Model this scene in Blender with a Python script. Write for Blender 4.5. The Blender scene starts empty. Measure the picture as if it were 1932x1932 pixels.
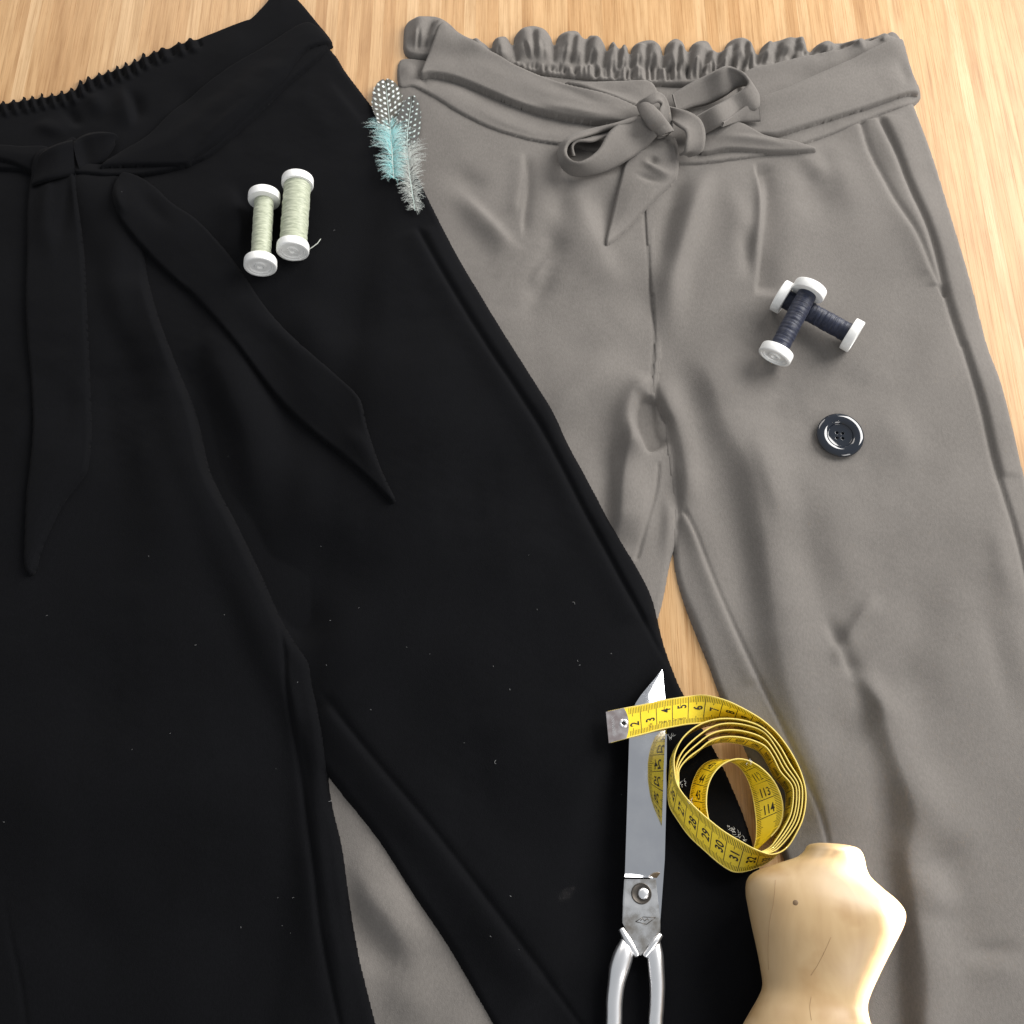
import bpy, bmesh, math, random
import numpy as np
from mathutils import Vector, Matrix

random.seed(4); rng = np.random.RandomState(7)
sc = bpy.context.scene
C = sc.collection

# ------------------------------------------------------------------ camera, light, exposure
TH = math.radians(22.0); CAMH = 0.70; F = 2100.0; CXY = 966.0     # pixels of a 1932 px wide picture
cam_d = bpy.data.cameras.new('camera'); cam = bpy.data.objects.new('camera', cam_d); C.objects.link(cam)
cam.location = (0, 0, CAMH); cam.rotation_euler = (TH, 0, 0)
cam_d.sensor_width = 36; cam_d.lens = 36 * F / 1932; cam_d.clip_start = 0.01; cam_d.clip_end = 50
sc.camera = cam

w = bpy.data.worlds.new('World'); sc.world = w; w.use_nodes = True
bg = w.node_tree.nodes['Background']; bg.inputs['Color'].default_value = (0.93, 0.96, 1.0, 1); bg.inputs['Strength'].default_value = 0.44

def area(name, loc, target, sx, sy, power, col):
    l = bpy.data.lights.new(name, 'AREA'); l.shape = 'RECTANGLE'; l.size = sx; l.size_y = sy; l.energy = power; l.color = col
    o = bpy.data.objects.new(name, l); C.objects.link(o); o.location = loc
    d = Vector(target) - Vector(loc); o.rotation_euler = d.to_track_quat('-Z', 'Y').to_euler()
    return o
area('window_light', (1.45, 1.25, 1.0), (0.1, 0.3, 0), 1.4, 1.1, 68, (1.0, 0.975, 0.94))
area('window_light', (1.15, -1.05, 1.0), (0.2, 0.1, 0), 0.8, 0.9, 13, (1.0, 0.97, 0.94))
area('window_light', (-0.5, 2.0, 1.2), (0, 0.4, 0), 1.0, 0.8, 12, (1.0, 0.93, 0.86))

# low beam of sunshine that only reaches what stands above the sill's shadow
sbo = area('sunbeam', (0.98, 0.130, 0.235), (0.190, 0.012, 0.0365), 0.098, 0.015, 0.085, (1.0, 0.90, 0.74)); sbo.data.spread = math.radians(1.0)

sc.view_settings.view_transform = 'Standard'; sc.view_settings.look = 'None'
sc.view_settings.exposure = 0.0; sc.view_settings.gamma = 1.0; sc.view_settings.use_curve_mapping = False
sc.render.engine = 'CYCLES'

# ------------------------------------------------------------------ helpers
CT, ST = math.cos(TH), math.sin(TH)
def P(u, v, z=0.0):
    """photo direction (1932 px picture) met with the height z above the table"""
    a = (u - CXY) / F; b = (v - CXY) / F
    d = (CAMH - z) / (CT + b * ST)
    return np.array([a * d, d * (ST - b * CT), z + 0 * d]) if np.isscalar(u) else np.stack([a * d, d * (ST - b * CT), z + 0 * a], -1)
def PX(pts, z): return np.array([P(float(p[0]), float(p[1]), z) for p in pts])

def catmull(p, n=8, closed=False):
    p = np.asarray(p, float); m = len(p); out = []
    for i in range(m if closed else m - 1):
        if closed: p0, p1, p2, p3 = p[(i-1) % m], p[i], p[(i+1) % m], p[(i+2) % m]
        else: p0, p1, p2, p3 = p[max(i-1, 0)], p[i], p[i+1], p[min(i+2, m-1)]
        for k in range(n):
            t = k / n
            out.append(0.5*((2*p1) + (-p0+p2)*t + (2*p0-5*p1+4*p2-p3)*t*t + (-p0+3*p1-3*p2+p3)*t**3))
    if not closed: out.append(p[-1])
    return np.array(out)

def mesh_obj(name, verts, faces, mat, parent=None, smooth=True, mats=None, fmat=None):
    me = bpy.data.meshes.new(name)
    me.from_pydata([tuple(map(float, v)) for v in verts] if not isinstance(verts, np.ndarray) else verts.tolist(), [], faces if isinstance(faces, list) else faces.tolist())
    for m in (mats or [mat]): me.materials.append(m)
    if fmat is not None: me.polygons.foreach_set('material_index', np.asarray(fmat, dtype=np.int32))
    if smooth: me.polygons.foreach_set('use_smooth', np.ones(len(me.polygons), dtype=bool))
    me.update()
    o = bpy.data.objects.new(name, me); C.objects.link(o)
    if parent: o.parent = parent
    return o
def bm_obj(name, bm, mat, parent=None, smooth=True):
    me = bpy.data.meshes.new(name); bm.to_mesh(me); bm.free()
    me.materials.append(mat)
    if smooth: me.polygons.foreach_set('use_smooth', np.ones(len(me.polygons), dtype=bool))
    o = bpy.data.objects.new(name, me); C.objects.link(o)
    if parent: o.parent = parent
    return o
def tag(o, label, cat, group=None, kind=None):
    if label: o['label'] = label
    if cat: o['category'] = cat
    if group: o['group'] = group
    if kind: o['kind'] = kind
    return o
def empty(name, loc=(0, 0, 0)):
    o = bpy.data.objects.new(name, None); C.objects.link(o); o.location = loc; o.empty_display_size = 0.02
    return o

# ------------------------------------------------------------------ materials
def newmat(name):
    m = bpy.data.materials.new(name); m.use_nodes = True
    nt = m.node_tree; return m, nt, nt.nodes['Principled BSDF']
def N(nt, t, **kw):
    n = nt.nodes.new(t)
    for k, v in kw.items():
        if k in n.inputs.keys(): n.inputs[k].default_value = v
        else: setattr(n, k, v)
    return n
def ramp(nt, stops):
    r = nt.nodes.new('ShaderNodeValToRGB'); e = r.color_ramp.elements
    while len(e) < len(stops): e.new(0.5)
    for q, (p, c) in zip(e, stops): q.position = p; q.color = (*c, 1)
    return r

def fabric(name, col, sheen, sheen_tint, vary=0.08, bump=0.25, rough=0.92, spec=0.15):
    m, nt, b = newmat(name); L = nt.links
    tc = N(nt, 'ShaderNodeTexCoord')
    mp = N(nt, 'ShaderNodeMapping'); L.new(tc.outputs['Object'], mp.inputs['Vector'])
    mp.inputs['Rotation'].default_value = (0, 0, 0.5); mp.inputs['Scale'].default_value = (1, 0.45, 1)
    n1 = N(nt, 'ShaderNodeTexNoise', Scale=2600.0, Detail=2.0)
    n2 = N(nt, 'ShaderNodeTexNoise', Scale=14.0, Detail=4.0)
    n3 = N(nt, 'ShaderNodeTexNoise', Scale=900.0, Detail=3.0)
    L.new(mp.outputs[0], n1.inputs['Vector']); L.new(tc.outputs['Object'], n2.inputs['Vector']); L.new(mp.outputs[0], n3.inputs['Vector'])
    a = tuple(c * (1 - vary) for c in col); d = tuple(c * (1 + vary) for c in col)
    r = ramp(nt, [(0.3, a), (0.7, d)])
    mx = N(nt, 'ShaderNodeMix', data_type='FLOAT'); mx.inputs[0].default_value = 0.55
    L.new(n2.outputs['Fac'], mx.inputs[2]); L.new(n3.outputs['Fac'], mx.inputs[3])
    L.new(mx.outputs[0], r.inputs[0]); L.new(r.outputs[0], b.inputs['Base Color'])
    bp = N(nt, 'ShaderNodeBump', Strength=bump*1.8, Distance=0.0004)
    L.new(n1.outputs['Fac'], bp.inputs['Height']); L.new(bp.outputs[0], b.inputs['Normal'])
    b.inputs['Roughness'].default_value = rough; b.inputs['Specular IOR Level'].default_value = spec
    b.inputs['Sheen Weight'].default_value = sheen; b.inputs['Sheen Roughness'].default_value = 0.55
    b.inputs['Sheen Tint'].default_value = (*sheen_tint, 1)
    return m
M_GREY = fabric('taupe_grey_fabric', (0.159, 0.147, 0.136), 0.10, (0.9, 0.88, 0.86), vary=0.15, bump=0.3, rough=1.0, spec=0.03)
M_BLACK = fabric('black_fabric', (0.0037, 0.0039, 0.0048), 0.024, (0.6, 0.57, 0.56), vary=0.2, bump=0.3, rough=0.9, spec=0.06)

def plain(name, col, rough=0.5, metal=0.0, coat=0.0, spec=0.5, **kw):
    m, nt, b = newmat(name)
    b.inputs['Base Color'].default_value = (*col, 1); b.inputs['Roughness'].default_value = rough
    b.inputs['Metallic'].default_value = metal; b.inputs['Coat Weight'].default_value = coat
    b.inputs['Specular IOR Level'].default_value = spec
    for k, v in kw.items(): b.inputs[k].default_value = v
    return m
def noisy(name, c0, c1, scale, rough=(0.4, 0.5), metal=0.0, bump=0.0, bscale=400, coat=0.0, detail=4, stretch=(1, 1, 1), lo=0.35, hi=0.65, coat_rough=0.03):
    m, nt, b = newmat(name); L = nt.links
    tc = N(nt, 'ShaderNodeTexCoord'); mp = N(nt, 'ShaderNodeMapping'); mp.inputs['Scale'].default_value = stretch
    L.new(tc.outputs['Object'], mp.inputs['Vector'])
    n = N(nt, 'ShaderNodeTexNoise', Scale=scale, Detail=float(detail)); L.new(mp.outputs[0], n.inputs['Vector'])
    r = ramp(nt, [(lo, c0), (hi, c1)]); L.new(n.outputs['Fac'], r.inputs[0]); L.new(r.outputs[0], b.inputs['Base Color'])
    mr = N(nt, 'ShaderNodeMapRange'); mr.inputs['To Min'].default_value = rough[0]; mr.inputs['To Max'].default_value = rough[1]
    mr.inputs['From Min'].default_value = 0.3; mr.inputs['From Max'].default_value = 0.7
    L.new(n.outputs['Fac'], mr.inputs['Value']); L.new(mr.outputs[0], b.inputs['Roughness'])
    b.inputs['Metallic'].default_value = metal; b.inputs['Coat Weight'].default_value = coat; b.inputs['Coat Roughness'].default_value = coat_rough
    if bump:
        n2 = N(nt, 'ShaderNodeTexNoise', Scale=float(bscale), Detail=3.0); L.new(mp.outputs[0], n2.inputs['Vector'])
        bp = N(nt, 'ShaderNodeBump', Strength=bump, Distance=0.0005); L.new(n2.outputs['Fac'], bp.inputs['Height']); L.new(bp.outputs[0], b.inputs['Normal'])
    return m

def bamboo():
    m, nt, b = newmat('bamboo'); L = nt.links
    tc = N(nt, 'ShaderNodeTexCoord'); oi = N(nt, 'ShaderNodeObjectInfo')
    ml = N(nt, 'ShaderNodeMath', operation='MULTIPLY'); ml.inputs[1].default_value = 37.0; L.new(oi.outputs['Random'], ml.inputs[0])
    cb = N(nt, 'ShaderNodeCombineXYZ'); L.new(ml.outputs[0], cb.inputs[0]); L.new(ml.outputs[0], cb.inputs[1])
    ad = N(nt, 'ShaderNodeVectorMath', operation='ADD'); L.new(tc.outputs['Object'], ad.inputs[0]); L.new(cb.outputs[0], ad.inputs[1])
    def noise(sx, sy, scale, det):
        mp = N(nt, 'ShaderNodeMapping'); mp.inputs['Scale'].default_value = (sx, sy, 1); L.new(ad.outputs[0], mp.inputs['Vector'])
        n = N(nt, 'ShaderNodeTexNoise', Scale=scale, Detail=det); L.new(mp.outputs[0], n.inputs['Vector']); return n
    fib = noise(1, 0.012, 1500.0, 3.0); band = noise(1, 0.05, 220.0, 3.0); blot = noise(1, 0.25, 45.0, 3.0); pore = noise(1, 0.03, 2600.0, 1.0)
    base = ramp(nt, [(0.0, (0.44, 0.252, 0.108)), (0.3, (0.50, 0.302, 0.140)), (0.65, (0.535, 0.335, 0.163)), (1.0, (0.58, 0.385, 0.205))])
    L.new(oi.outputs['Random'], base.inputs[0])
    def mul(prev, fac_node, stops):
        r = ramp(nt, stops); L.new(fac_node.outputs['Fac'], r.inputs[0])
        x = N(nt, 'ShaderNodeMix', data_type='RGBA', blend_type='MULTIPLY'); x.inputs[0].default_value = 1.0
        L.new(prev, x.inputs[6]); L.new(r.outputs[0], x.inputs[7]); return x.outputs[2]
    c = mul(base.outputs[0], band, [(0.32, (0.80, 0.75, 0.68)), (0.5, (0.97, 0.96, 0.95)), (0.68, (1.08, 1.08, 1.10))])
    c = mul(c, fib, [(0.30, (0.78, 0.70, 0.60)), (0.48, (1.0, 1.0, 1.0)), (0.7, (1.06, 1.06, 1.06))])
    c = mul(c, blot, [(0.25, (0.86, 0.81, 0.74)), (0.5, (1.0, 1.0, 1.0))])
    c = mul(c, pore, [(0.27, (0.80, 0.72, 0.6)), (0.36, (1.0, 1.0, 1.0))])
    L.new(c, b.inputs['Base Color'])
    b.inputs['Roughness'].default_value = 0.42; b.inputs['Specular IOR Level'].default_value = 0.35
    bp = N(nt, 'ShaderNodeBump', Strength=0.12, Distance=0.0004); L.new(fib.outputs['Fac'], bp.inputs['Height']); L.new(bp.outputs[0], b.inputs['Normal'])
    return m
M_BAMBOO = bamboo()

# ------------------------------------------------------------------ table top (structure) of bamboo strips
def box_bm(x0, x1, y0, y1, z0, z1, bev=0.0):
    bm = bmesh.new(); bmesh.ops.create_cube(bm, size=1)
    for v in bm.verts: v.co = Vector(((x0+x1)/2 + v.co.x*(x1-x0), (y0+y1)/2 + v.co.y*(y1-y0), (z0+z1)/2 + v.co.z*(z1-z0)))
    if bev: bmesh.ops.bevel(bm, geom=list(bm.edges), offset=bev, segments=1, affect='EDGES')
    return bm
table = bm_obj('table', box_bm(-0.605, 0.605, -0.505, 1.105, -0.03, -0.0102), M_BAMBOO, None, False)
tag(table, None, None, kind='structure')
SW = 0.0095; strip_mesh = {}
me = bpy.data.meshes.new('bamboo_strip'); bm = box_bm(-SW/2, SW/2, -0.8, 0.8, -0.01, 0, 0.00008); bm.to_mesh(me); bm.free(); me.materials.append(M_BAMBOO)
for k in range(127):
    o = bpy.data.objects.new('bamboo_strip', me); C.objects.link(o); o.parent = table
    o.location = (-0.6 + SW*(k+.5), 0.3, -random.random() * 0.00005)

# ------------------------------------------------------------------ height map of everything laid down so far
HX0, HY0, HRES = -0.56, -0.20, 0.001
HNX, HNY = 1120, 1010
HMAP = np.zeros((HNY, HNX))
def blur(a, r):
    for _ in range(2):
        for ax in (0, 1):
            p = np.pad(a, [(r+1, r) if i == ax else (0, 0) for i in (0, 1)], mode='edge'); c = np.cumsum(p, axis=ax)
            a = (np.take(c, range(2*r+1, c.shape[ax]), axis=ax) - np.take(c, range(0, c.shape[ax]-2*r-1), axis=ax)) / (2*r+1)
    return a
def hsample(a, X, Y):
    fx = np.clip((X - HX0) / HRES, 0, HNX - 1.001); fy = np.clip((Y - HY0) / HRES, 0, HNY - 1.001)
    ix = fx.astype(int); iy = fy.astype(int); tx = fx - ix; ty = fy - iy
    return (a[iy, ix]*(1-tx)*(1-ty) + a[iy, ix+1]*tx*(1-ty) + a[iy+1, ix]*(1-tx)*ty + a[iy+1, ix+1]*tx*ty)
def ground(u, v):
    z = 0.012
    for _ in range(4):
        p = P(float(u), float(v), z); z = float(hsample(HMAP, np.array([p[0]]), np.array([p[1]]))[0])
    return z
def HP(u, v, dz=0.0):
    return P(float(u), float(v), ground(u, v) + dz)

def seg_dist(X, Y, poly, closed):
    """distance, signed side and arc parameter to a polyline, plus the nearest point"""
    n = len(poly); D = np.full(X.shape, 1e9); Sg = np.zeros(X.shape); T = np.zeros(X.shape); QX = np.zeros(X.shape); QY = np.zeros(X.shape)
    m = n if closed else n - 1
    L = [math.hypot(*(poly[(i+1) % n] - poly[i])[:2]) for i in range(m)]; tot = sum(L); acc = 0
    for i in range(m):
        a = poly[i]; b = poly[(i+1) % n]; dx, dy = b[0]-a[0], b[1]-a[1]; l2 = dx*dx + dy*dy
        if l2 < 1e-14: continue
        t = np.clip(((X-a[0])*dx + (Y-a[1])*dy) / l2, 0, 1); qx = a[0]+t*dx; qy = a[1]+t*dy
        d = (X-qx)**2 + (Y-qy)**2; k = d < D
        D = np.where(k, d, D); QX = np.where(k, qx, QX); QY = np.where(k, qy, QY)
        Sg = np.where(k, dx*(Y-a[1]) - dy*(X-a[0]), Sg); T = np.where(k, (acc + t*L[i]) / tot, T); acc += L[i]
    return np.sqrt(D), np.sign(Sg), T, QX, QY
def inside(X, Y, poly):
    r = np.zeros(X.shape, bool); n = len(poly)
    for i in range(n):
        x0, y0 = poly[i][:2]; x1, y1 = poly[(i+1) % n][:2]
        if y0 == y1: continue
        c = ((y0 > Y) != (y1 > Y)) & (X < (x1-x0)*(Y-y0)/(y1-y0) + x0); r ^= c
    return r
_waves = [(rng.uniform(0, 2*math.pi), rng.uniform(0.035, 0.16), rng.uniform(0, 6.28)) for _ in range(26)]
_micro = [(rng.uniform(0, 2*math.pi), rng.uniform(0.007, 0.028), rng.uniform(0, 6.28)) for _ in range(34)]
def micro_noise(X, Y):
    r = np.zeros(X.shape)
    for a, l, p in _micro:
        k = 2*math.pi / l; c, s_ = math.cos(a), math.sin(a)
        r += l * np.sin(k*(X*c + Y*s_) + p + 1.5*np.sin(31*(X*s_ - Y*c) + p))
    return r / 0.09
def soft_noise(X, Y, seed=0.0):
    r = np.zeros(X.shape)
    for a, l, p in _waves:
        k = 2*math.pi / l; r += l * np.sin(k*(X*math.cos(a) + Y*math.sin(a)) + p + seed*p*3.1)
    return r / 0.5

FOLD = 1.2
def cloth(name, outline, mat, parent=None, t=3.0, r=4.0, puff=0.0, puff_w=40.0, strokes=(), res=1.25, noise=0.0, blur_r=3, smooth=6, zref=None, label=None, lift=None, raw=False, seed=0.0, seam=None, base_map=None):
    """a piece of fabric laid on whatever lies below it; t, r, puff, strokes in mm"""
    mm = 0.001
    ol = np.array(outline, float)
    if smooth: ol = catmull(ol, smooth, True)
    if zref is None:
        zref = np.mean([ground(p[0], p[1]) for p in ol[::max(1, len(ol)//24)]]) + t*mm*0.5
    poly = PX(ol, zref)[:, :2]
    res *= mm
    x0, y0 = poly.min(0) - 2*res; x1, y1 = poly.max(0) + 2*res
    nx = int((x1-x0)/res) + 2; ny = int((y1-y0)/res) + 2
    X, Y = np.meshgrid(x0 + np.arange(nx)*res, y0 + np.arange(ny)*res)
    ins = inside(X, Y, poly)
    cell = ins[:-1, :-1] | ins[1:, :-1] | ins[:-1, 1:] | ins[1:, 1:]
    use = np.zeros_like(ins)
    use[:-1, :-1] |= cell; use[1:, :-1] |= cell; use[:-1, 1:] |= cell; use[1:, 1:] |= cell
    idx = np.full(ins.shape, -1); idx[use] = np.arange(use.sum())
    xs, ys, inn = X[use], Y[use], ins[use]
    d, _, _, qx, qy = seg_dist(xs, ys, poly, True)
    onb = (~inn) | (d < 0.42*res)
    xs = np.where(onb, qx, xs); ys = np.where(onb, qy, ys); d = np.where(onb, 0, d)
    if seam is not None:            # along a seam the piece runs on at full height
        sl = PX(catmull(seam, 5), zref)[:, :2]
        far = [seg_dist(np.array([p_[0]]), np.array([p_[1]]), sl, False)[0][0] > 0.0045 for p_ in poly]
        dn = np.full(xs.shape, 1e9); nP = len(poly)
        for i_ in range(nP):
            if far[i_] and far[(i_+1) % nP]:
                a_, b_ = poly[i_], poly[(i_+1) % nP]; e_ = b_-a_; l2 = float(e_ @ e_)
                if l2 < 1e-14: continue
                t_ = np.clip(((xs-a_[0])*e_[0] + (ys-a_[1])*e_[1])/l2, 0, 1)
                dn = np.minimum(dn, np.hypot(xs-a_[0]-t_*e_[0], ys-a_[1]-t_*e_[1]))
        d = dn
    bm_ = HMAP if base_map is None else base_map
    base = hsample(blur(bm_, 2*blur_r), xs, ys); hard0 = hsample(blur(bm_, 1), xs, ys); hard = hsample(blur(HMAP, 1), xs, ys)
    q = np.clip(d / (r*mm), 0, 1); prof = np.sin(q*math.pi/2)**0.8
    base = np.where(base > hard0, hard0 + (base-hard0)*q, base)
    z = t*mm*prof + puff*mm*(1 - np.exp(-d / (puff_w*mm)))
    fade = np.clip(d / (6*mm), 0, 1); fade = fade*fade*(3-2*fade)
    if noise: z += noise*mm*soft_noise(xs, ys, seed)*fade
    z += 0.11*mm*micro_noise(xs, ys)*(0.6 + 0.6*np.clip(soft_noise(xs*.6, ys*.6, 9.0), -1, 1))*fade
    for st in strokes:
        pts, A, wa, wb = st[:4]; tp = st[4] if len(st) > 4 else 0.45
        pl = PX(catmull(pts, 5) if len(pts) > 2 else pts, zref)[:, :2]; rad = 3.2*max(wa, wb)*mm
        k = (xs > pl[:, 0].min()-rad) & (xs < pl[:, 0].max()+rad) & (ys > pl[:, 1].min()-rad) & (ys < pl[:, 1].max()+rad)
        if not k.any(): continue
        wp = 0.0024 if max(wa, wb) > 4.5 and tp > 0.06 else 0.0
        dd, sg, T, _, _ = seg_dist(xs[k] + wp*soft_noise(xs[k], ys[k], 5.3 + A), ys[k] + wp*soft_noise(xs[k], ys[k], 7.7 - A), pl, False)
        ww = np.where(sg < 0, wa, wb)*mm
        g = np.exp(-(dd/ww)**2)
        if tp > 0:
            e = np.clip(np.minimum(T, 1-T)/tp, 0, 1); g = g*(e*e*(3-2*e))
        z[k] += A*mm*(FOLD if max(wa, wb) > 4.5 else 1.0)*g*(fade[k] if not raw else 1)
    if lift is not None: z += lift(xs, ys)
    zz = base + np.maximum(z, 0)
    zz = np.maximum(zz, hard + 0.0005*np.clip(d/(1.5*mm), 0.05, 1))
    zz = np.where(onb, hard - 0.0014, zz)
    V = np.stack([xs, ys, zz], -1)
    a = idx[:-1, :-1][cell]; b = idx[:-1, 1:][cell]; c = idx[1:, 1:][cell]; e = idx[1:, :-1][cell]
    o = mesh_obj(name, V, np.stack([a, b, c, e], -1), mat, parent)
    if label: o['label'] = label
    # update the height map
    G = np.full(ins.shape, np.nan); G[use] = np.maximum(zz, hard)
    gx = HX0 + np.arange(HNX)*HRES; gy = HY0 + np.arange(HNY)*HRES
    jx = np.round((gx - x0)/res).astype(int); jy = np.round((gy - y0)/res).astype(int)
    kx = (jx >= 0) & (jx < nx); ky = (jy >= 0) & (jy < ny)
    sub = G[np.ix_(jy[ky], jx[kx])]; iny = np.where(ky)[0]; inx = np.where(kx)[0]
    cur = HMAP[np.ix_(iny, inx)]; HMAP[np.ix_(iny, inx)] = np.where(np.isnan(sub), cur, np.fmax(cur, sub))
    return o

def ribbon(name, st, mat, parent=None, th=1.6, n=10, dens=10, bulge=0.0):
    """a strap of doubled fabric between two edges; st = (uA, vA, zA, uB, vB, zB), z in mm above the cloth under its middle"""
    A = []; B = []
    for (ua, va, za, ub, vb, zb) in st:
        g = ground((ua+ub)/2, (va+vb)/2)
        A.append(P(ua, va, g+za*.001)); B.append(P(ub, vb, g+zb*.001))
    A = catmull(A, dens); B = catmull(B, dens); m = len(A)
    T = np.gradient((A+B)/2, axis=0); T /= np.linalg.norm(T, axis=1)[:, None]+1e-12
    W = B - A; Nn = np.cross(T, W); Nn /= np.linalg.norm(Nn, axis=1)[:, None]+1e-12
    for i in range(1, m):
        if np.dot(Nn[i], Nn[i-1]) < 0: Nn[i] = -Nn[i]
    prof = []
    for k in range(n+1):
        f = k/n; prof.append((f, 1, bulge*math.sin(math.pi*f)))
    hh = th*.0005; ring = []
    # rounded cross section: upper side, then lower side back
    for f, s, bl in prof: ring.append((f, hh*min(1, 0.35+6*min(f, 1-f)) + bl*.001))
    for f, s, bl in reversed(prof[1:-1]): ring.append((f, -hh*min(1, 0.35+6*min(f, 1-f)) + bl*.001))
    R = len(ring); V = np.zeros((m, R, 3))
    for j, (f, h) in enumerate(ring): V[:, j] = A + W*f + Nn*h
    faces = [(i*R+j, i*R+(j+1) % R, (i+1)*R+(j+1) % R, (i+1)*R+j) for i in range(m-1) for j in range(R)]
    faces += [tuple(range(R)), tuple((m-1)*R+j for j in reversed(range(R)))]
    return mesh_obj(name, V.reshape(-1, 3), faces, mat, parent)

# ------------------------------------------------------------------ grey trousers
grey = empty('trousers', tuple(P(1230, 500, 0)))
tag(grey, 'taupe grey paperbag-waist trousers with a ruffled top and tied bow, on the bamboo table', 'trousers')
grey_parts = []
def g(o):
    o.parent = grey; o.matrix_parent_inverse = Matrix.Translation(-grey.location); return o
center_seam = [(1216, 330), (1216, 403), (1224, 500), (1233, 600), (1234, 644), (1230, 700), (1226, 754), (1237, 791), (1254, 808)]
# left leg (goes under the black pair)
gl_out = [(752, 140), (800, 140), (860, 160), (920, 190), (990, 215), (1070, 235), (1150, 250), (1234, 260), (1234, 403), (1242, 500), (1251, 600), (1252, 650), (1247, 720),
          (1250, 775), (1270, 805), (1284, 850), (1290, 930), (1286, 1000), (1268, 1056), (1250, 1144), (1215, 1250), (1150, 1450), (1080, 1700), (1010, 1950), (950, 2180),
          (520, 2180), (545, 1800), (575, 1500), (620, 1100), (670, 700), (715, 420), (738, 280)]
gl_st = [
    ([(857, 350), (905, 405), (950, 462), (985, 492)], 5.5, 11, 6),
    ([(1010, 430), (1035, 448), (1046, 470), (1030, 505), (1008, 560), (998, 610)], -4.5, 9, 9),
    ([(1050, 455), (1036, 500), (1015, 560)], 3.5, 5, 7),
    ([(1075, 330), (1098, 420), (1130, 500), (1185, 560)], 5.0, 16, 10),
    ([(1060, 320), (1070, 400), (1075, 440)], -3, 8, 8),
    ([(1150, 330), (1140, 420), (1150, 470)], -3.5, 12, 12),
    ([(994, 283), (988, 340), (981, 417), (985, 460)], -2.0, 1.0, 5, 0.2),
    ([(984, 283), (979, 340), (972, 417)], 1.4, 8, 3, 0.2),
    ([(840, 300), (870, 330), (930, 370)], -3, 14, 10),
    ([(1215, 665), (1150, 712), (1060, 780), (1000, 840)], 5, 16, 14),
    ([(1180, 720), (1120, 800), (1090, 900)], -3, 20, 20),
    ([(1225, 560), (1190, 600), (1130, 640), (1060, 660)], 3.5, 16, 16),
    ([(1230, 700), (1206, 738), (1192, 770), (1194, 806), (1206, 842), (1222, 866)], 5.2, 10, 4, 0.2),
    ([(1200, 790), (1184, 860), (1174, 930), (1170, 1000), (1166, 1040)], 5.5, 5, 15, 0.25),
    ([(1157, 780), (1152, 880), (1150, 980), (1135, 1050)], -3.0, 9, 4),
    ([(1230, 745), (1222, 785), (1230, 830), (1250, 858)], -9.0, 6, 9, 0.15),
    ([(1243, 868), (1238, 921), (1218, 994), (1200, 1060)], -1.6, 1.2, 1.2, 0.05),
    ([(1229, 880), (1216, 960), (1195, 1040)], 2.4, 14, 5),
    ([(1252, 910), (1254, 990), (1248, 1070)], 2.6, 5, 6),
    ([(1216, 330), (1216, 403), (1224, 500), (1233, 600), (1234, 644), (1230, 700), (1226, 754)], -0.7, 1.4, 0.6, 0.03),
    # part seen between the black legs
    ([(640, 1600), (700, 1680), (760, 1760), (800, 1830)], 5.5, 9, 14),
    ([(640, 1660), (690, 1750), (740, 1815), (790, 1880)], -3, 10, 9),
    ([(700, 1850), (760, 1860), (830, 1930)], 3, 14, 14),
]
HM0 = HMAP.copy()
grey_left = g(cloth('leg', gl_out, M_GREY, t=4.0, r=4.5, puff=3.5, puff_w=30, strokes=gl_st, noise=1.1, blur_r=2, zref=0.006, seam=[(1234, 268), (1234, 403), (1242, 500), (1251, 600), (1252, 650), (1248, 715)]))
gr_out = [(1216, 262), (1300, 262), (1420, 240), (1540, 205), (1640, 170), (1718, 150), (1730, 190), (1768, 293), (1808, 423), (1841, 533), (1870, 644), (1898, 721), (1932, 857), (1975, 1050),
          (2015, 1300), (2050, 1600), (2080, 2180), (1560, 2180), (1530, 1932), (1500, 1700), (1470, 1580), (1420, 1440), (1364, 1318), (1340, 1255), (1315, 1194), (1288, 1122), (1274, 1064),
          (1271, 1000), (1272, 944), (1262, 877), (1256, 830), (1253, 795), (1240, 770), (1230, 730), (1233, 680), (1234, 644), (1232, 590), (1224, 500), (1217, 403)]
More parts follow.
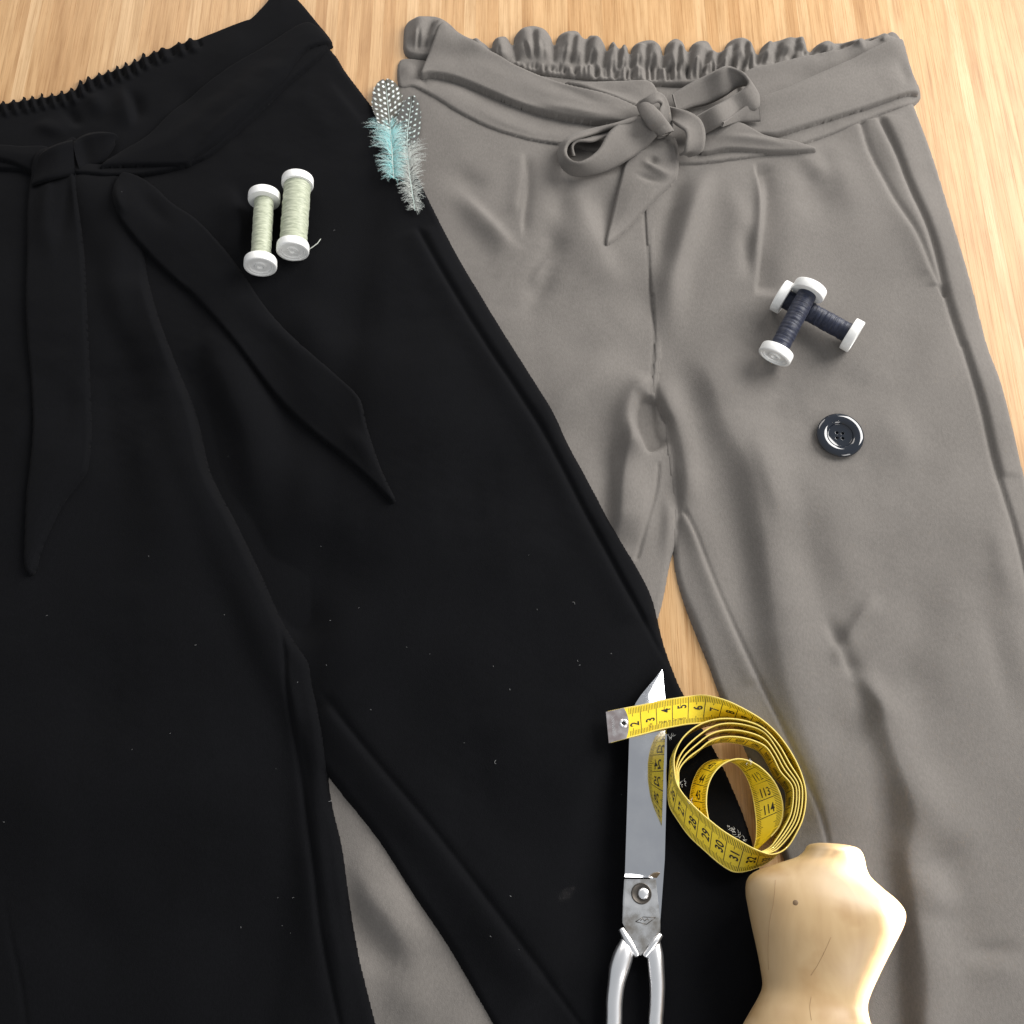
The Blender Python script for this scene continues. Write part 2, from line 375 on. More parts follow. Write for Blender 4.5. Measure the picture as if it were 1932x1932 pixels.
gr_st = [
    ([(1217, 300), (1217, 403), (1224, 500), (1232, 590), (1234, 644), (1232, 710)], -0.4, 0.6, 1.2, 0.03),
    ([(1426, 296), (1438, 360), (1440, 433), (1436, 510), (1428, 560)], -4.5, 1.5, 13, 0.1),
    ([(1420, 296), (1429, 360), (1431, 433), (1424, 530)], 3.6, 5, 3),
    ([(1395, 420), (1402, 480), (1408, 540)], -3.6, 6, 7),
    ([(1370, 330), (1385, 420), (1380, 520)], 2.4, 10, 10),
    ([(1352, 300), (1312, 380), (1284, 470), (1268, 580), (1262, 660)], 7.0, 11, 9, 0.3),
    ([(1296, 310), (1266, 380), (1250, 470), (1246, 540)], -3.4, 7, 8, 0.3),
    ([(1256, 640), (1296, 720), (1350, 800)], -1.8, 11, 12),
    ([(1240, 700), (1256, 758), (1278, 800), (1292, 870), (1306, 960)], 4.2, 6, 11, 0.25),
    ([(1290, 660), (1340, 715), (1380, 804), (1416, 917), (1439, 1021), (1450, 1111), (1464, 1191), (1486, 1280), (1507, 1340), (1530, 1421), (1560, 1520), (1590, 1620)], 6.0, 12, 26, 0.12),
    ([(1330, 830), (1375, 940), (1405, 1050), (1425, 1150), (1445, 1240), (1480, 1360)], -3.2, 17, 12),
    ([(1270, 850), (1290, 940), (1330, 1050)], 3.2, 6, 14),
    ([(1288, 957), (1318, 1017), (1355, 1111), (1398, 1207), (1435, 1287), (1475, 1371), (1548, 1538), (1565, 1600)], -1.7, 1.3, 1.3, 0.02),
    ([(1283, 965), (1312, 1025), (1349, 1119), (1390, 1215), (1427, 1295)], 1.5, 6, 3.0, 0.05),
    ([(1658, 213), (1705, 317), (1755, 440), (1788, 560), (1815, 644), (1821, 655), (1855, 771), (1888, 904), (1930, 1047), (1975, 1250)], -2.6, 2.6, 1.7, 0.02),
    ([(1672, 213), (1718, 317), (1768, 440), (1802, 560), (1829, 644), (1868, 771), (1902, 904)], 1.8, 3.0, 11, 0.02),
    ([(1644, 220), (1690, 317), (1738, 440), (1772, 540)], 1.8, 8, 4, 0.02),
    ([(1623, 223), (1641, 283), (1681, 360), (1728, 443), (1761, 517), (1785, 560)], -1.8, 1.2, 3.0, 0.02),
    ([(1612, 223), (1632, 290), (1672, 367), (1719, 450), (1752, 524)], 1.2, 9, 2.5, 0.05),
    ([(1560, 255), (1600, 340), (1640, 420)], 2.6, 12, 16),
    ([(1480, 290), (1530, 360), (1570, 440)], -2.6, 14, 12),
    ([(1500, 270), (1560, 350)], 2.0, 8, 8),
    ([(1740, 560), (1690, 690), (1600, 750), (1500, 790)], -1.6, 18, 16),
    ([(1640, 760), (1690, 840), (1740, 900)], 2.4, 16, 14),
    ([(1420, 780), (1440, 880), (1470, 960), (1478, 1040)], 3.0, 9, 16),
    ([(1545, 860), (1580, 980), (1600, 1100), (1600, 1200)], 2.4, 16, 18),
    ([(1480, 880), (1520, 1000), (1545, 1120), (1560, 1240)], -2.0, 16, 14),
    ([(1662, 1120), (1632, 1165), (1606, 1210), (1580, 1262)], 3.2, 5, 6, 0.3),
    ([(1548, 1150), (1570, 1195), (1592, 1235), (1618, 1290)], -3.0, 4, 6, 0.3),
    ([(1612, 1250), (1624, 1275), (1650, 1320), (1668, 1365)], 3.6, 5, 9),
    ([(1604, 1240), (1616, 1300), (1626, 1360), (1640, 1440)], -1.4, 8, 7, 0.4),
    ([(1515, 1320), (1560, 1360), (1620, 1425)], -2.6, 18, 14),
    ([(1640, 1300), (1664, 1345), (1682, 1421), (1702, 1495), (1717, 1560), (1712, 1621), (1724, 1688), (1734, 1788), (1742, 1940), (1745, 2080)], 6.6, 8, 20, 0.10),
    ([(1660, 1440), (1680, 1540), (1686, 1640), (1694, 1740), (1706, 1880), (1710, 2050)], -3.0, 16, 7, 0.15),
    ([(1740, 1620), (1760, 1680), (1766, 1740)], 3.4, 12, 10),
    ([(1786, 1650), (1790, 1730), (1784, 1800), (1790, 1850)], -2.0, 10, 16),
    ([(1800, 1815), (1860, 1803), (1940, 1795)], -2.2, 6, 5),
    ([(1800, 1835), (1860, 1825), (1940, 1815)], 2.0, 10, 6),
    ([(1720, 1440), (1780, 1540), (1850, 1640)], 4.0, 20, 22),
    ([(1750, 1590), (1800, 1650), (1840, 1690)], -1.8, 16, 14),
    ([(1760, 1180), (1800, 1290), (1850, 1380)], 3.0, 20, 24),
    ([(1830, 1040), (1865, 1180), (1900, 1300), (1930, 1420)], -2.6, 10, 12),
    ([(1880, 960), (1898, 1060), (1915, 1160)], 2.2, 8, 8),
    ([(1690, 1080), (1740, 1150), (1800, 1190)], -2.0, 18, 16),
]
grey_right = g(cloth('leg', gr_out, M_GREY, t=4.0, r=4.5, puff=4.0, puff_w=30, strokes=gr_st, noise=1.1, blur_r=2, zref=0.007, base_map=HM0, seam=[(1216, 268), (1217, 403), (1224, 500), (1232, 590), (1234, 644), (1232, 700)]))
# waistband below the elastic
wb_out = [(752, 110), (800, 108), (860, 120), (930, 128), (1010, 136), (1100, 145), (1220, 152), (1330, 150), (1420, 130), (1520, 110), (1620, 92), (1700, 82), (1724, 130), (1738, 186), (1660, 222), (1560, 262), (1460, 296),
          (1340, 312), (1214, 312), (1130, 296), (1060, 279), (990, 265), (920, 245), (860, 217), (815, 187), (780, 167), (752, 164)]
wb_st = [([(800, 118), (796, 140), (806, 170)], -1.6, 3, 2), ([(770, 120), (768, 140), (775, 160)], 1.6, 6, 6),
         ([(870, 200), (960, 240), (1060, 262)], 1.0, 4, 6)]
waist_g = g(cloth('waistband', wb_out, M_GREY, t=2.2, r=2.6, puff=1.5, strokes=wb_st, noise=0.4, blur_r=4))
# ruffle above the elastic
top = [(764, 102), (760, 70), (764, 47), (780, 36), (800, 31), (828, 33), (850, 45), (866, 60), (885, 71), (902, 76), (918, 84), (926, 90), (930, 76), (944, 69), (958, 71), (967, 84), (970, 68), (984, 54), (1006, 49),
       (1028, 55), (1040, 68), (1046, 84), (1052, 68), (1070, 59), (1092, 60), (1103, 74), (1112, 67), (1132, 70), (1142, 84), (1146, 96), (1150, 82), (1160, 79), (1169, 92), (1174, 84), (1184, 87), (1188, 102), (1192, 88),
       (1206, 79), (1232, 76), (1248, 88), (1252, 104), (1256, 84), (1272, 73), (1290, 80), (1297, 98), (1304, 84), (1320, 77), (1338, 80), (1350, 98), (1364, 95), (1372, 80), (1390, 72), (1412, 75), (1424, 92), (1430, 102),
       (1438, 86), (1458, 79), (1500, 75), (1520, 80), (1526, 98), (1538, 86), (1560, 82), (1600, 81), (1634, 73), (1664, 67), (1680, 60), (1694, 66), (1702, 82), (1690, 110)]
bot = [(1600, 120), (1500, 138), (1420, 150), (1330, 165), (1240, 165), (1160, 158), (1080, 150), (1000, 138), (930, 120), (870, 108), (800, 112)]
bumps = [(795, 40, 790, 100, 10), (838, 45, 815, 100, 6), (903, 82, 915, 118, 6), (945, 78, 950, 125, 7), (990, 60, 1002, 118, 8), (1020, 62, 1022, 120, 7), (1072, 68, 1066, 128, 7), (1095, 72, 1086, 130, 5), (1125, 78, 1120, 132, 8),
         (1158, 88, 1156, 140, 5), (1179, 92, 1175, 140, 4), (1206, 88, 1204, 138, 7), (1232, 86, 1230, 138, 7), (1272, 84, 1270, 142, 7), (1288, 90, 1284, 145, 4), (1320, 86, 1310, 148, 8), (1345, 104, 1338, 150, 4), (1372, 96, 1362, 140, 5), (1396, 82, 1390, 138, 9), (1414, 88, 1414, 132, 4),
         (1447, 92, 1440, 130, 6), (1490, 84, 1478, 122, 10), (1512, 86, 1508, 112, 6), (1560, 90, 1545, 112, 9), (1620, 84, 1600, 100, 12), (1670, 74, 1650, 90, 9)]
rf_st = []
for (xa, ya, xb, yb, hw) in bumps:
    rf_st.append(([(xa, ya-8), ((xa+xb)/2, (ya+yb)/2), (xb, yb)], 4.4, hw*0.8, hw*0.74, 0.3))
for k in range(54):
    xx = 930 + k*(490/54) + random.uniform(-3, 3); yy = 137 + 17*math.sin((xx-930)/490*math.pi) - 3
    rf_st.append(([(xx, yy-20+random.uniform(-5, 4)), (xx+random.uniform(-3, 3), yy+14)], random.choice([-3.4, -2.8, 2.6]), 1.5, 1.5, 0.3))
for (xa, ya, xb, yb, hw) in bumps:
    for _ in range(2 if hw > 5 else 1):
        q_ = random.uniform(-.5, .5)*hw*2.2
        rf_st.append(([(xa+q_*.8, ya+(yb-ya)*random.uniform(.35, .55)), (xb+q_, yb+4)], random.choice([-2.2, -1.6, 1.4]), 1.3, 1.6, 0.4))
for k in range(len(bumps)-1):
    a, b2 = bumps[k], bumps[k+1]
    rf_st.append(([((a[0]+b2[0])/2, max(a[1], b2[1])-2), ((a[2]+b2[2])/2, max(a[3], b2[3])+2)], -3.2, 2.2, 2.2, 0.25))
ruffle = g(cloth('ruffle', top + bot, M_GREY, t=4.2, r=3.2, puff=3.0, puff_w=8, strokes=rf_st, res=0.8, blur_r=2, smooth=4))
# tie belt, lying over the waistband
HB = dict(blur_r=3)
belt = g(cloth('tie_belt', [(834, 50), (857, 60), (891, 80), (944, 107), (1011, 137), (1077, 160), (1144, 177), (1200, 200), (1240, 225), (1230, 240), (1164, 234), (1111, 231), (1044, 218), (977, 198), (927, 178), (861, 152), (815, 143), (792, 144), (800, 115), (815, 85)],
               M_GREY, t=6.2, r=2.4, puff=2.2, puff_w=12, strokes=[([(1000, 150), (1080, 180), (1180, 215)], -1.6, 6, 5), ([(830, 75), (900, 110), (960, 140)], 1.2, 8, 8), ([(977, 188), (1044, 208), (1130, 224), (1200, 226)], 2.0, 3.0, 5.0)], noise=0.35, **HB))
def gb(o): return o
def under(o, part):
    o.parent = part; o.matrix_parent_inverse = part.matrix_parent_inverse.copy() if part.parent else Matrix()
    # part has an identity local matrix, so the child keeps its world coordinates
    o.matrix_parent_inverse = Matrix(); return o
under(cloth('belt_band', [(1060, 152), (1111, 149), (1180, 148), (1226, 150), (1243, 166), (1250, 200), (1215, 205), (1180, 196), (1144, 180), (1100, 166)], M_GREY, t=3.0, r=2.4, puff=1.5, puff_w=10, strokes=[([(1100, 160), (1160, 172), (1220, 180)], -1.2, 5, 5)], **HB), belt)
under(cloth('belt_band', [(1396, 140), (1471, 118), (1528, 105), (1575, 96), (1630, 80), (1672, 70), (1700, 76), (1690, 100), (1600, 140), (1500, 185), (1420, 205)], M_GREY, t=2.4, r=2.2, puff=1.0, strokes=[([(1480, 150), (1560, 120), (1620, 100)], 1.4, 8, 6)], noise=0.3, **HB), belt)
under(cloth('belt_band', [(1330, 225), (1380, 205), (1435, 184), (1475, 171), (1535, 144), (1588, 121), (1650, 94), (1698, 74), (1708, 80), (1722, 120), (1737, 168), (1735, 177), (1712, 180), (1660, 199), (1621, 213), (1538, 240), (1465, 263), (1425, 262), (1340, 270)], M_GREY, t=4.8, r=2.4, puff=2.0, puff_w=12,
            strokes=[([(1440, 215), (1540, 180), (1660, 130)], 1.3, 8, 10), ([(1690, 100), (1705, 140), (1712, 172)], -1.2, 5, 4)], noise=0.4, **HB), belt)
# tails
under(cloth('belt_tail', [(1330, 235), (1372, 233), (1398, 236), (1431, 253), (1462, 262), (1500, 267), (1537, 276), (1540, 284), (1520, 287), (1470, 289), (1420, 286), (1370, 283), (1320, 285)], M_GREY, t=3.6, r=2.2, puff=1.6, puff_w=8, strokes=[([(1340, 262), (1420, 268), (1500, 277)], 1.6, 3, 3)], res=0.8, **HB), belt)
under(cloth('belt_tail', [(1240, 250), (1276, 258), (1282, 300), (1281, 325), (1268, 346), (1217, 397), (1180, 436), (1149, 467), (1141, 463), (1150, 418), (1158, 383), (1170, 337), (1178, 310), (1200, 285)], M_GREY, t=3.6, r=2.2, puff=2.5, puff_w=12,
            strokes=[([(1205, 300), (1228, 322), (1255, 333), (1280, 328)], 2.8, 3, 4), ([(1236, 300), (1226, 320)], -2.6, 3, 4), ([(1190, 330), (1230, 344), (1262, 344)], -2.0, 3, 3), ([(1262, 260), (1274, 295), (1280, 322)], 2.6, 2.5, 2.5)], res=0.8, **HB), belt)
Z2 = lambda x, y: (644 + x/3, y/3)
Z3 = lambda x, y: (1288 + x/3, y/3)
def rst(f, rows): return [(*f(a, b), c, *f(d, e), h) for a, b, c, d, e, h in rows]
# left bow loop
under(ribbon('bow_loop', rst(Z2, [(1720, 650, 13, 1790, 770, 9), (1620, 680, 15, 1710, 850, 6), (1520, 740, 17, 1620, 910, 5), (1450, 850, 18, 1520, 965, 4), (1370, 905, 18, 1420, 992, 3), (1315, 908, 17, 1320, 996, 2),
                                  (1280, 880, 16, 1255, 955, 2), (1275, 840, 15, 1228, 880, 2), (1300, 800, 14, 1250, 815, 2), (1370, 775, 13, 1330, 762, 3), (1460, 750, 12, 1440, 730, 4), (1560, 715, 12, 1560, 705, 5), (1680, 680, 11, 1690, 660, 5)]), M_GREY, th=3.0, bulge=0.8), belt)
# inner fold of the left loop
under(ribbon('bow_loop', rst(Z2, [(1600, 720, 9, 1590, 700, 6), (1480, 780, 10, 1480, 745, 5), (1420, 802, 11, 1400, 770, 4), (1340, 800, 11, 1320, 790, 3), (1310, 830, 11, 1290, 830, 3), (1320, 880, 10, 1300, 890, 3)]), M_GREY, th=2.2), belt)
# right bow loop: back band, turn, front band
under(ribbon('bow_loop', rst(Z3, [(-60, 530, 10, -30, 640, 5), (40, 470, 13, 60, 612, 5), (120, 430, 15, 150, 590, 5), (200, 390, 17, 240, 545, 6), (250, 372, 18, 310, 500, 7), (310, 392, 19, 372, 492, 9), (352, 428, 19, 408, 520, 11),
                                  (368, 470, 18, 436, 562, 12), (340, 505, 17, 420, 620, 12), (270, 550, 16, 330, 655, 11), (180, 600, 14, 230, 705, 10), (90, 650, 12, 130, 760, 8), (10, 690, 10, 40, 800, 6)]), M_GREY, th=2.8, bulge=0.6), belt)
under(ribbon('bow_loop', rst(Z3, [(425, 550, 9, 440, 690, 4), (370, 590, 9, 380, 692, 4), (300, 640, 9, 310, 694, 4), (230, 690, 7, 220, 720, 4)]), M_GREY, th=2.2), belt)
# knot: strap over the crossing and strap round its right side
under(ribbon('knot', rst(Z2, [(1672, 605, 6, 1745, 690, 6), (1690, 570, 14, 1745, 620, 15), (1730, 545, 18, 1762, 590, 19), (1780, 520, 19, 1795, 575, 20), (1825, 540, 18, 1815, 590, 21), (1858, 600, 16, 1800, 620, 21), (1872, 670, 13, 1790, 660, 19), (1880, 730, 8, 1800, 740, 14), (1850, 765, 4, 1790, 775, 8)]), M_GREY, th=3.0, bulge=1.6), belt)
under(ribbon('knot', rst(Z2, [(1672, 605, 8, 1735, 572, 12), (1690, 650, 15, 1770, 600, 19), (1720, 700, 18, 1810, 640, 22), (1755, 745, 17, 1850, 690, 20), (1795, 775, 10, 1885, 740, 13)]), M_GREY, th=3.0, bulge=2.0), belt)
under(ribbon('knot', rst(Z3, [(-75, 600, 10, -60, 690, 12), (-30, 610, 16, -50, 700, 16), (40, 630, 19, -20, 720, 20), (100, 670, 18, 10, 740, 21), (128, 730, 17, 20, 770, 21), (130, 800, 15, 15, 815, 19), (110, 862, 10, 5, 860, 14), (40, 888, 5, -20, 880, 8)]), M_GREY, th=3.0, bulge=2.2), belt)

# ------------------------------------------------------------------ black trousers
black = empty('trousers', tuple(P(500, 700, 0)))
tag(black, 'black tie-belt trousers with gathered elastic waist, overlapping the taupe grey pair', 'trousers')
def k_(o):
    o.parent = black; o.matrix_parent_inverse = Matrix.Translation(-black.location); return o
br_out = [(120, 330), (200, 300), (300, 260), (420, 180), (520, 100), (590, 50), (628, 78), (650, 112), (704, 183), (745, 240), (777, 300), (831, 410), (877, 493), (921, 567), (968, 644), (1034, 751), (1077, 831), (1134, 937), (1164, 997),
          (1207, 1064), (1237, 1124), (1261, 1211), (1288, 1281), (1305, 1313), (1364, 1420), (1400, 1500), (1425, 1568), (1450, 1660), (1480, 1800), (1500, 1932), (1530, 2180), (1080, 2180), (1000, 2060), (927, 1932), (844, 1788), (784, 1698), (711, 1585), (644, 1501), (608, 1455), (560, 1400), (480, 1250), (380, 1000), (280, 760), (200, 560)]
br_st = [
    ([(784, 415), (830, 500), (917, 644), (1021, 804), (1124, 997), (1224, 1177), (1274, 1260), (1330, 1370), (1380, 1500)], -1.5, 1.8, 1.4, 0.02),
    ([(800, 415), (846, 500), (933, 644), (1037, 804), (1138, 997), (1236, 1177)], 1.6, 3, 7, 0.03),
    ([(772, 420), (816, 500), (902, 644), (1004, 804), (1106, 997), (1206, 1177)], 1.6, 10, 4, 0.03),
    ([(330, 640), (372, 760), (400, 880), (450, 980), (510, 1100), (580, 1230)], -5.0, 12, 18, 0.1),
    ([(380, 560), (430, 700), (470, 850), (480, 960)], 5.5, 12, 18),
    ([(460, 560), (520, 700), (540, 860), (520, 960)], -4.0, 16, 20),
    ([(560, 800), (600, 940), (640, 1060)], 4.0, 22, 24),
    ([(420, 330), (450, 400), (445, 460), (470, 510)], 4.5, 14, 5),
    ([(455, 330), (468, 420), (465, 480)], -3.5, 5, 14),
    ([(520, 540), (600, 620), (640, 720)], 4.0, 20, 20),
    ([(480, 1050), (620, 1080), (760, 1120)], -3.5, 24, 22),
    ([(700, 620), (760, 760), (860, 900)], 3.0, 34, 36),
    ([(590, 1285), (700, 1425), (830, 1581), (1050, 1871), (1200, 2080)], -1.5, 1.6, 1.6, 0.12),
    ([(596, 1322), (690, 1440), (816, 1592), (1030, 1880)], 3.0, 14, 6, 0.05),
    ([(620, 1290), (730, 1430), (860, 1585), (1070, 1860)], 1.8, 5, 22, 0.05),
    ([(900, 1250), (980, 1400), (1060, 1560)], 3.0, 40, 40),
    ([(1150, 1560), (1150, 1700), (1120, 1860)], -3.0, 24, 14),
    ([(690, 1180), (820, 1200), (960, 1190)], 2.6, 30, 34),
    ([(600, 110), (640, 180), (690, 260)], 1.8, 10, 4),
    ([(560, 120), (590, 180), (640, 280)], 2.6, 18, 18),
]
black_right = k_(cloth('leg', br_out, M_BLACK, t=3.2, r=5.0, puff=4.0, puff_w=35, strokes=br_st, noise=1.1, blur_r=4, zref=0.015, seed=2.3))
bl_out = [(-160, 262), (-60, 262), (60, 265), (150, 285), (236, 320), (258, 420), (268, 500), (290, 580), (318, 655), (333, 694), (350, 734), (364, 780), (373, 821), (380, 852), (388, 877), (408, 918), (433, 964), (483, 1067), (517, 1144), (550, 1200), (573, 1234), (579, 1252), (584, 1288), (600, 1355),
          (608, 1410), (613, 1458), (622, 1515), (643, 1608), (664, 1761), (704, 1932), (760, 2180), (-200, 2180), (-190, 1500), (-175, 900)]
bl_st = [
    ([(262, 480), (300, 600), (345, 720), (372, 830), (420, 950), (500, 1110), (560, 1225)], 3.6, 16, 7, 0.08),
    ([(517, 1150), (530, 1220), (536, 1300), (563, 1475), (587, 1635), (600, 1760), (640, 1950)], -1.8, 1.5, 1.5, 0.02),
    ([(505, 1160), (525, 1300), (550, 1475), (572, 1635), (592, 1800), (640, 2000)], 1.2, 7, 4, 0.25),
    ([(535, 1170), (556, 1300), (582, 1475), (604, 1635), (630, 1800), (670, 1980)], 1.4, 4, 5, 0.25),
    ([(190, 640), (205, 800), (230, 960)], -3.5, 14, 18),
    ([(250, 700), (275, 850), (320, 1000), (360, 1100)], 3.6, 22, 22),
    ([(40, 600), (30, 760), (20, 900)], 3.0, 16, 16),
    ([(180, 1100), (190, 1300), (230, 1480)], -2.6, 30, 30),
    ([(60, 1250), (40, 1450), (30, 1700)], 3.0, 34, 30),
    ([(320, 1250), (360, 1450), (420, 1640)], 3.0, 40, 40),
    ([(-20, 1640), (0, 1760), (22, 1860), (35, 1960), (50, 2100)], -1.0, 1.6, 1.6, 0.5),
    ([(130, 1640), (160, 1760), (190, 1900)], -2.8, 20, 20),
    ([(200, 380), (210, 500), (215, 640)], 2.6, 12, 10),
]
black_left = k_(cloth('leg', bl_out, M_BLACK, t=3.2, r=5.5, puff=4.0, puff_w=35, strokes=bl_st, noise=1.1, blur_r=3, zref=0.02, seed=3.1))
# waistband with gathered elastic edge
edge = []; scal = []
pa, pb = np.array([-150, 232.]), None
base_line = [(-150, 226), (-60, 208), (0, 195), (60, 185), (130, 172), (160, 152), (200, 136), (240, 122), (280, 102), (320, 88), (350, 78), (390, 66), (435, 48), (462, 38), (474, 33), (500, 6), (522, -18), (556, -8), (600, 42), (623, 70), (628, 80)]
bl = catmull(base_line, 12); keep = []
acc = 0; nextp = 0
for i in range(len(bl)-1):
    acc += float(np.linalg.norm(bl[i+1]-bl[i]))
    if bl[i][0] < 385:
        if acc >= nextp:
            stp = random.uniform(13, 19) if bl[i][0] < 300 else random.uniform(20, 30); amp = random.uniform(5, 10) if bl[i][0] < 290 else random.uniform(2, 5)
            q = bl[i]; keep += [(q[0]-stp*.27, q[1]+1), (q[0]-stp*.18, q[1]-amp*.8), (q[0]+stp*.18, q[1]-amp), (q[0]+stp*.28, q[1])]
            scal.append((q[0], q[1], stp)); nextp = acc + stp
    elif i % 4 == 0: keep.append(tuple(bl[i]))
kw_out = keep + [(628, 80), (600, 120), (545, 170), (440, 270), (360, 320), (200, 345), (60, 330), (-60, 325), (-150, 330)]
kw_st = []
for (sx, sy, stp) in scal:
    kw_st.append(([(sx, sy-6), (sx+6, sy+14), (sx+12, sy+34)], 3.0, stp*.11, stp*.11, 0.25))
    kw_st.append(([(sx+stp*.5, sy-2), (sx+stp*.5+8, sy+20)], -2.0, 1.6, 1.6, 0.25))
kw_st += [([(222, 165), (240, 200), (246, 250)], 4.2, 10, 3), ([(236, 170), (250, 205), (258, 250)], -3.5, 3, 8), ([(130, 200), (146, 225), (150, 245)], -3.2, 5, 6), ([(170, 180), (185, 215), (190, 240)], 3.2, 8, 8), ([(320, 160), (360, 190), (330, 230)], -2.0, 12, 12),
          ([(60, 235), (100, 250), (140, 250)], 2.6, 6, 8), ([(450, 60), (430, 110), (400, 150)], 1.6, 12, 12)]
waist_k = k_(cloth('waistband', kw_out, M_BLACK, t=3.4, r=2.6, puff=2.0, puff_w=12, strokes=kw_st, noise=0.5, blur_r=4, smooth=3, res=1.0))
kbelt = k_(cloth('tie_belt', [(626, 76), (604, 84), (580, 97), (560, 120), (533, 160), (480, 212), (427, 260), (395, 284), (367, 302), (350, 312), (300, 314), (250, 316), (205, 321), (190, 324), (200, 306), (230, 283), (277, 253), (333, 197), (417, 133), (500, 82), (570, 40), (600, 44), (622, 68)], M_BLACK, t=3.4, r=2.6, puff=2.2, puff_w=14,
                strokes=[([(230, 300), (320, 270), (420, 200), (520, 120)], 1.4, 8, 10), ([(350, 306), (420, 245), (500, 175)], 1.6, 4, 5)], noise=0.5, blur_r=3))
under(cloth('belt_band', [(-150, 272), (0, 272), (40, 275), (90, 276), (105, 300), (70, 330), (0, 305), (-150, 300)], M_BLACK, t=3.2, r=2.4, puff=1.5, puff_w=10, blur_r=3), kbelt)
under(cloth('belt_tail', [(143, 258), (110, 272), (75, 290), (58, 322), (50, 380), (48, 460), (47, 560), (50, 644), (58, 720), (62, 794), (58, 860), (50, 927), (45, 1000), (43, 1061), (48, 1080), (56, 1086), (66, 1076), (84, 1020), (117, 951), (150, 905), (164, 880), (170, 811), (168, 720), (167, 644), (162, 540), (154, 430), (145, 340)],
            M_BLACK, t=3.6, r=2.4, puff=2.0, puff_w=12, strokes=[([(90, 300), (92, 400), (100, 520)], 2.6, 8, 5), ([(120, 310), (124, 400), (118, 480)], -2.0, 5, 6), ([(110, 700), (118, 790), (90, 850)], -2.2, 12, 10)], noise=0.6, blur_r=4), kbelt)
under(cloth('belt_tail', [(232, 322), (219, 338), (213, 358), (214, 385), (230, 423), (277, 477), (320, 518), (367, 560), (440, 644), (517, 744), (580, 806), (644, 862), (700, 915), (735, 950), (744, 954), (748, 946), (735, 918), (721, 888), (706, 846), (694, 807), (686, 770), (676, 747), (644, 712), (565, 644), (500, 573), (450, 500), (405, 445), (367, 407), (327, 380), (290, 345), (262, 326)],
            M_BLACK, t=3.8, r=2.4, puff=2.4, puff_w=12, strokes=[([(224, 345), (224, 380), (245, 415)], 2.6, 3, 5), ([(250, 345), (290, 400), (330, 440)], -2.0, 7, 7), ([(420, 520), (500, 610), (600, 720)], 1.4, 8, 8), ([(640, 830), (690, 850), (720, 900)], 1.5, 6, 6)], noise=0.6, blur_r=4), kbelt)
under(ribbon('knot', [(136, 268, 4, 150, 322, 1), (152, 256, 6, 168, 318, 2), (174, 249, 7, 190, 310, 3), (198, 248, 7, 206, 292, 4), (218, 252, 5, 216, 276, 4), (224, 260, 2, 206, 284, 2)], M_BLACK, th=2.6, bulge=1.6), kbelt)
under(ribbon('knot', [(66, 300, 1, 60, 352, 0), (84, 282, 4, 76, 346, 1), (108, 270, 6, 104, 338, 2), (138, 262, 5, 142, 330, 1)], M_BLACK, th=2.6, bulge=2.0), kbelt)

# ------------------------------------------------------------------ lathe and tube helpers
def lathe(prof, n=48, close=True):
    bm = bmesh.new(); rings = []
    for (r, z) in prof:
        if r < 1e-7: rings.append([bm.verts.new((0, 0, z))])
        else: rings.append([bm.verts.new((r*math.cos(2*math.pi*k/n), r*math.sin(2*math.pi*k/n), z)) for k in range(n)])
    for a, b in zip(rings, rings[1:]):
        for k in range(n):
            k2 = (k+1) % n
            if len(a) == 1 and len(b) == 1: continue
            if len(a) == 1: bm.faces.new((a[0], b[k2], b[k]))
            elif len(b) == 1: bm.faces.new((a[k], a[k2], b[0]))
            else: bm.faces.new((a[k], a[k2], b[k2], b[k]))
    bmesh.ops.recalc_face_normals(bm, faces=bm.faces); return bm
def tube_mesh(pts, radii, n=10, flat=1.0, up=(0, 0, 1)):
    pts = np.asarray(pts, float); m = len(pts); T = np.gradient(pts, axis=0); T /= np.linalg.norm(T, axis=1)[:, None]
    V = []; F = []
    for i in range(m):
        s = np.cross(T[i], up); s /= np.linalg.norm(s)+1e-12; q = np.cross(s, T[i]); r = radii[i] if np.ndim(radii) else radii
        for k in range(n):
            a = 2*math.pi*k/n; V.append(pts[i] + s*math.cos(a)*r + q*math.sin(a)*r*flat)
    for i in range(m-1):
        for k in range(n): F.append((i*n+k, i*n+(k+1) % n, (i+1)*n+(k+1) % n, (i+1)*n+k))
    F += [tuple(reversed(range(n))), tuple((m-1)*n+k for k in range(n))]
    return V, F

# ------------------------------------------------------------------ thread spools
M_CAP = noisy('white_plastic', (0.84, 0.84, 0.82), (0.90, 0.90, 0.88), 300, rough=(0.25, 0.4))
def thread_mat(name, c0, c1, sheen):
    m, nt, b = newmat(name); L = nt.links
    tc = N(nt, 'ShaderNodeTexCoord'); mp = N(nt, 'ShaderNodeMapping'); mp.inputs['Scale'].default_value = (0.12, 0.12, 1); L.new(tc.outputs['Object'], mp.inputs['Vector'])
    n = N(nt, 'ShaderNodeTexNoise', Scale=1700.0, Detail=3.0); L.new(mp.outputs[0], n.inputs['Vector'])
    r = ramp(nt, [(0.3, c0), (0.68, c1)]); L.new(n.outputs['Fac'], r.inputs[0]); L.new(r.outputs[0], b.inputs['Base Color'])
    b.inputs['Roughness'].default_value = 0.5; b.inputs['Sheen Weight'].default_value = sheen
    bp = N(nt, 'ShaderNodeBump', Strength=0.6, Distance=0.0006); L.new(n.outputs['Fac'], bp.inputs['Height']); L.new(bp.outputs[0], b.inputs['Normal'])
    return m
M_SAGE = thread_mat('sage_thread', (0.27, 0.30, 0.21), (0.50, 0.53, 0.40), 0.2)
M_NAVY = thread_mat('navy_thread', (0.004, 0.006, 0.018), (0.014, 0.020, 0.048), 0.05)
M_THREADEND = plain('pale_thread', (0.42, 0.44, 0.40), 0.7)
M_INK = plain('grey_print', (0.42, 0.43, 0.44), 0.6)
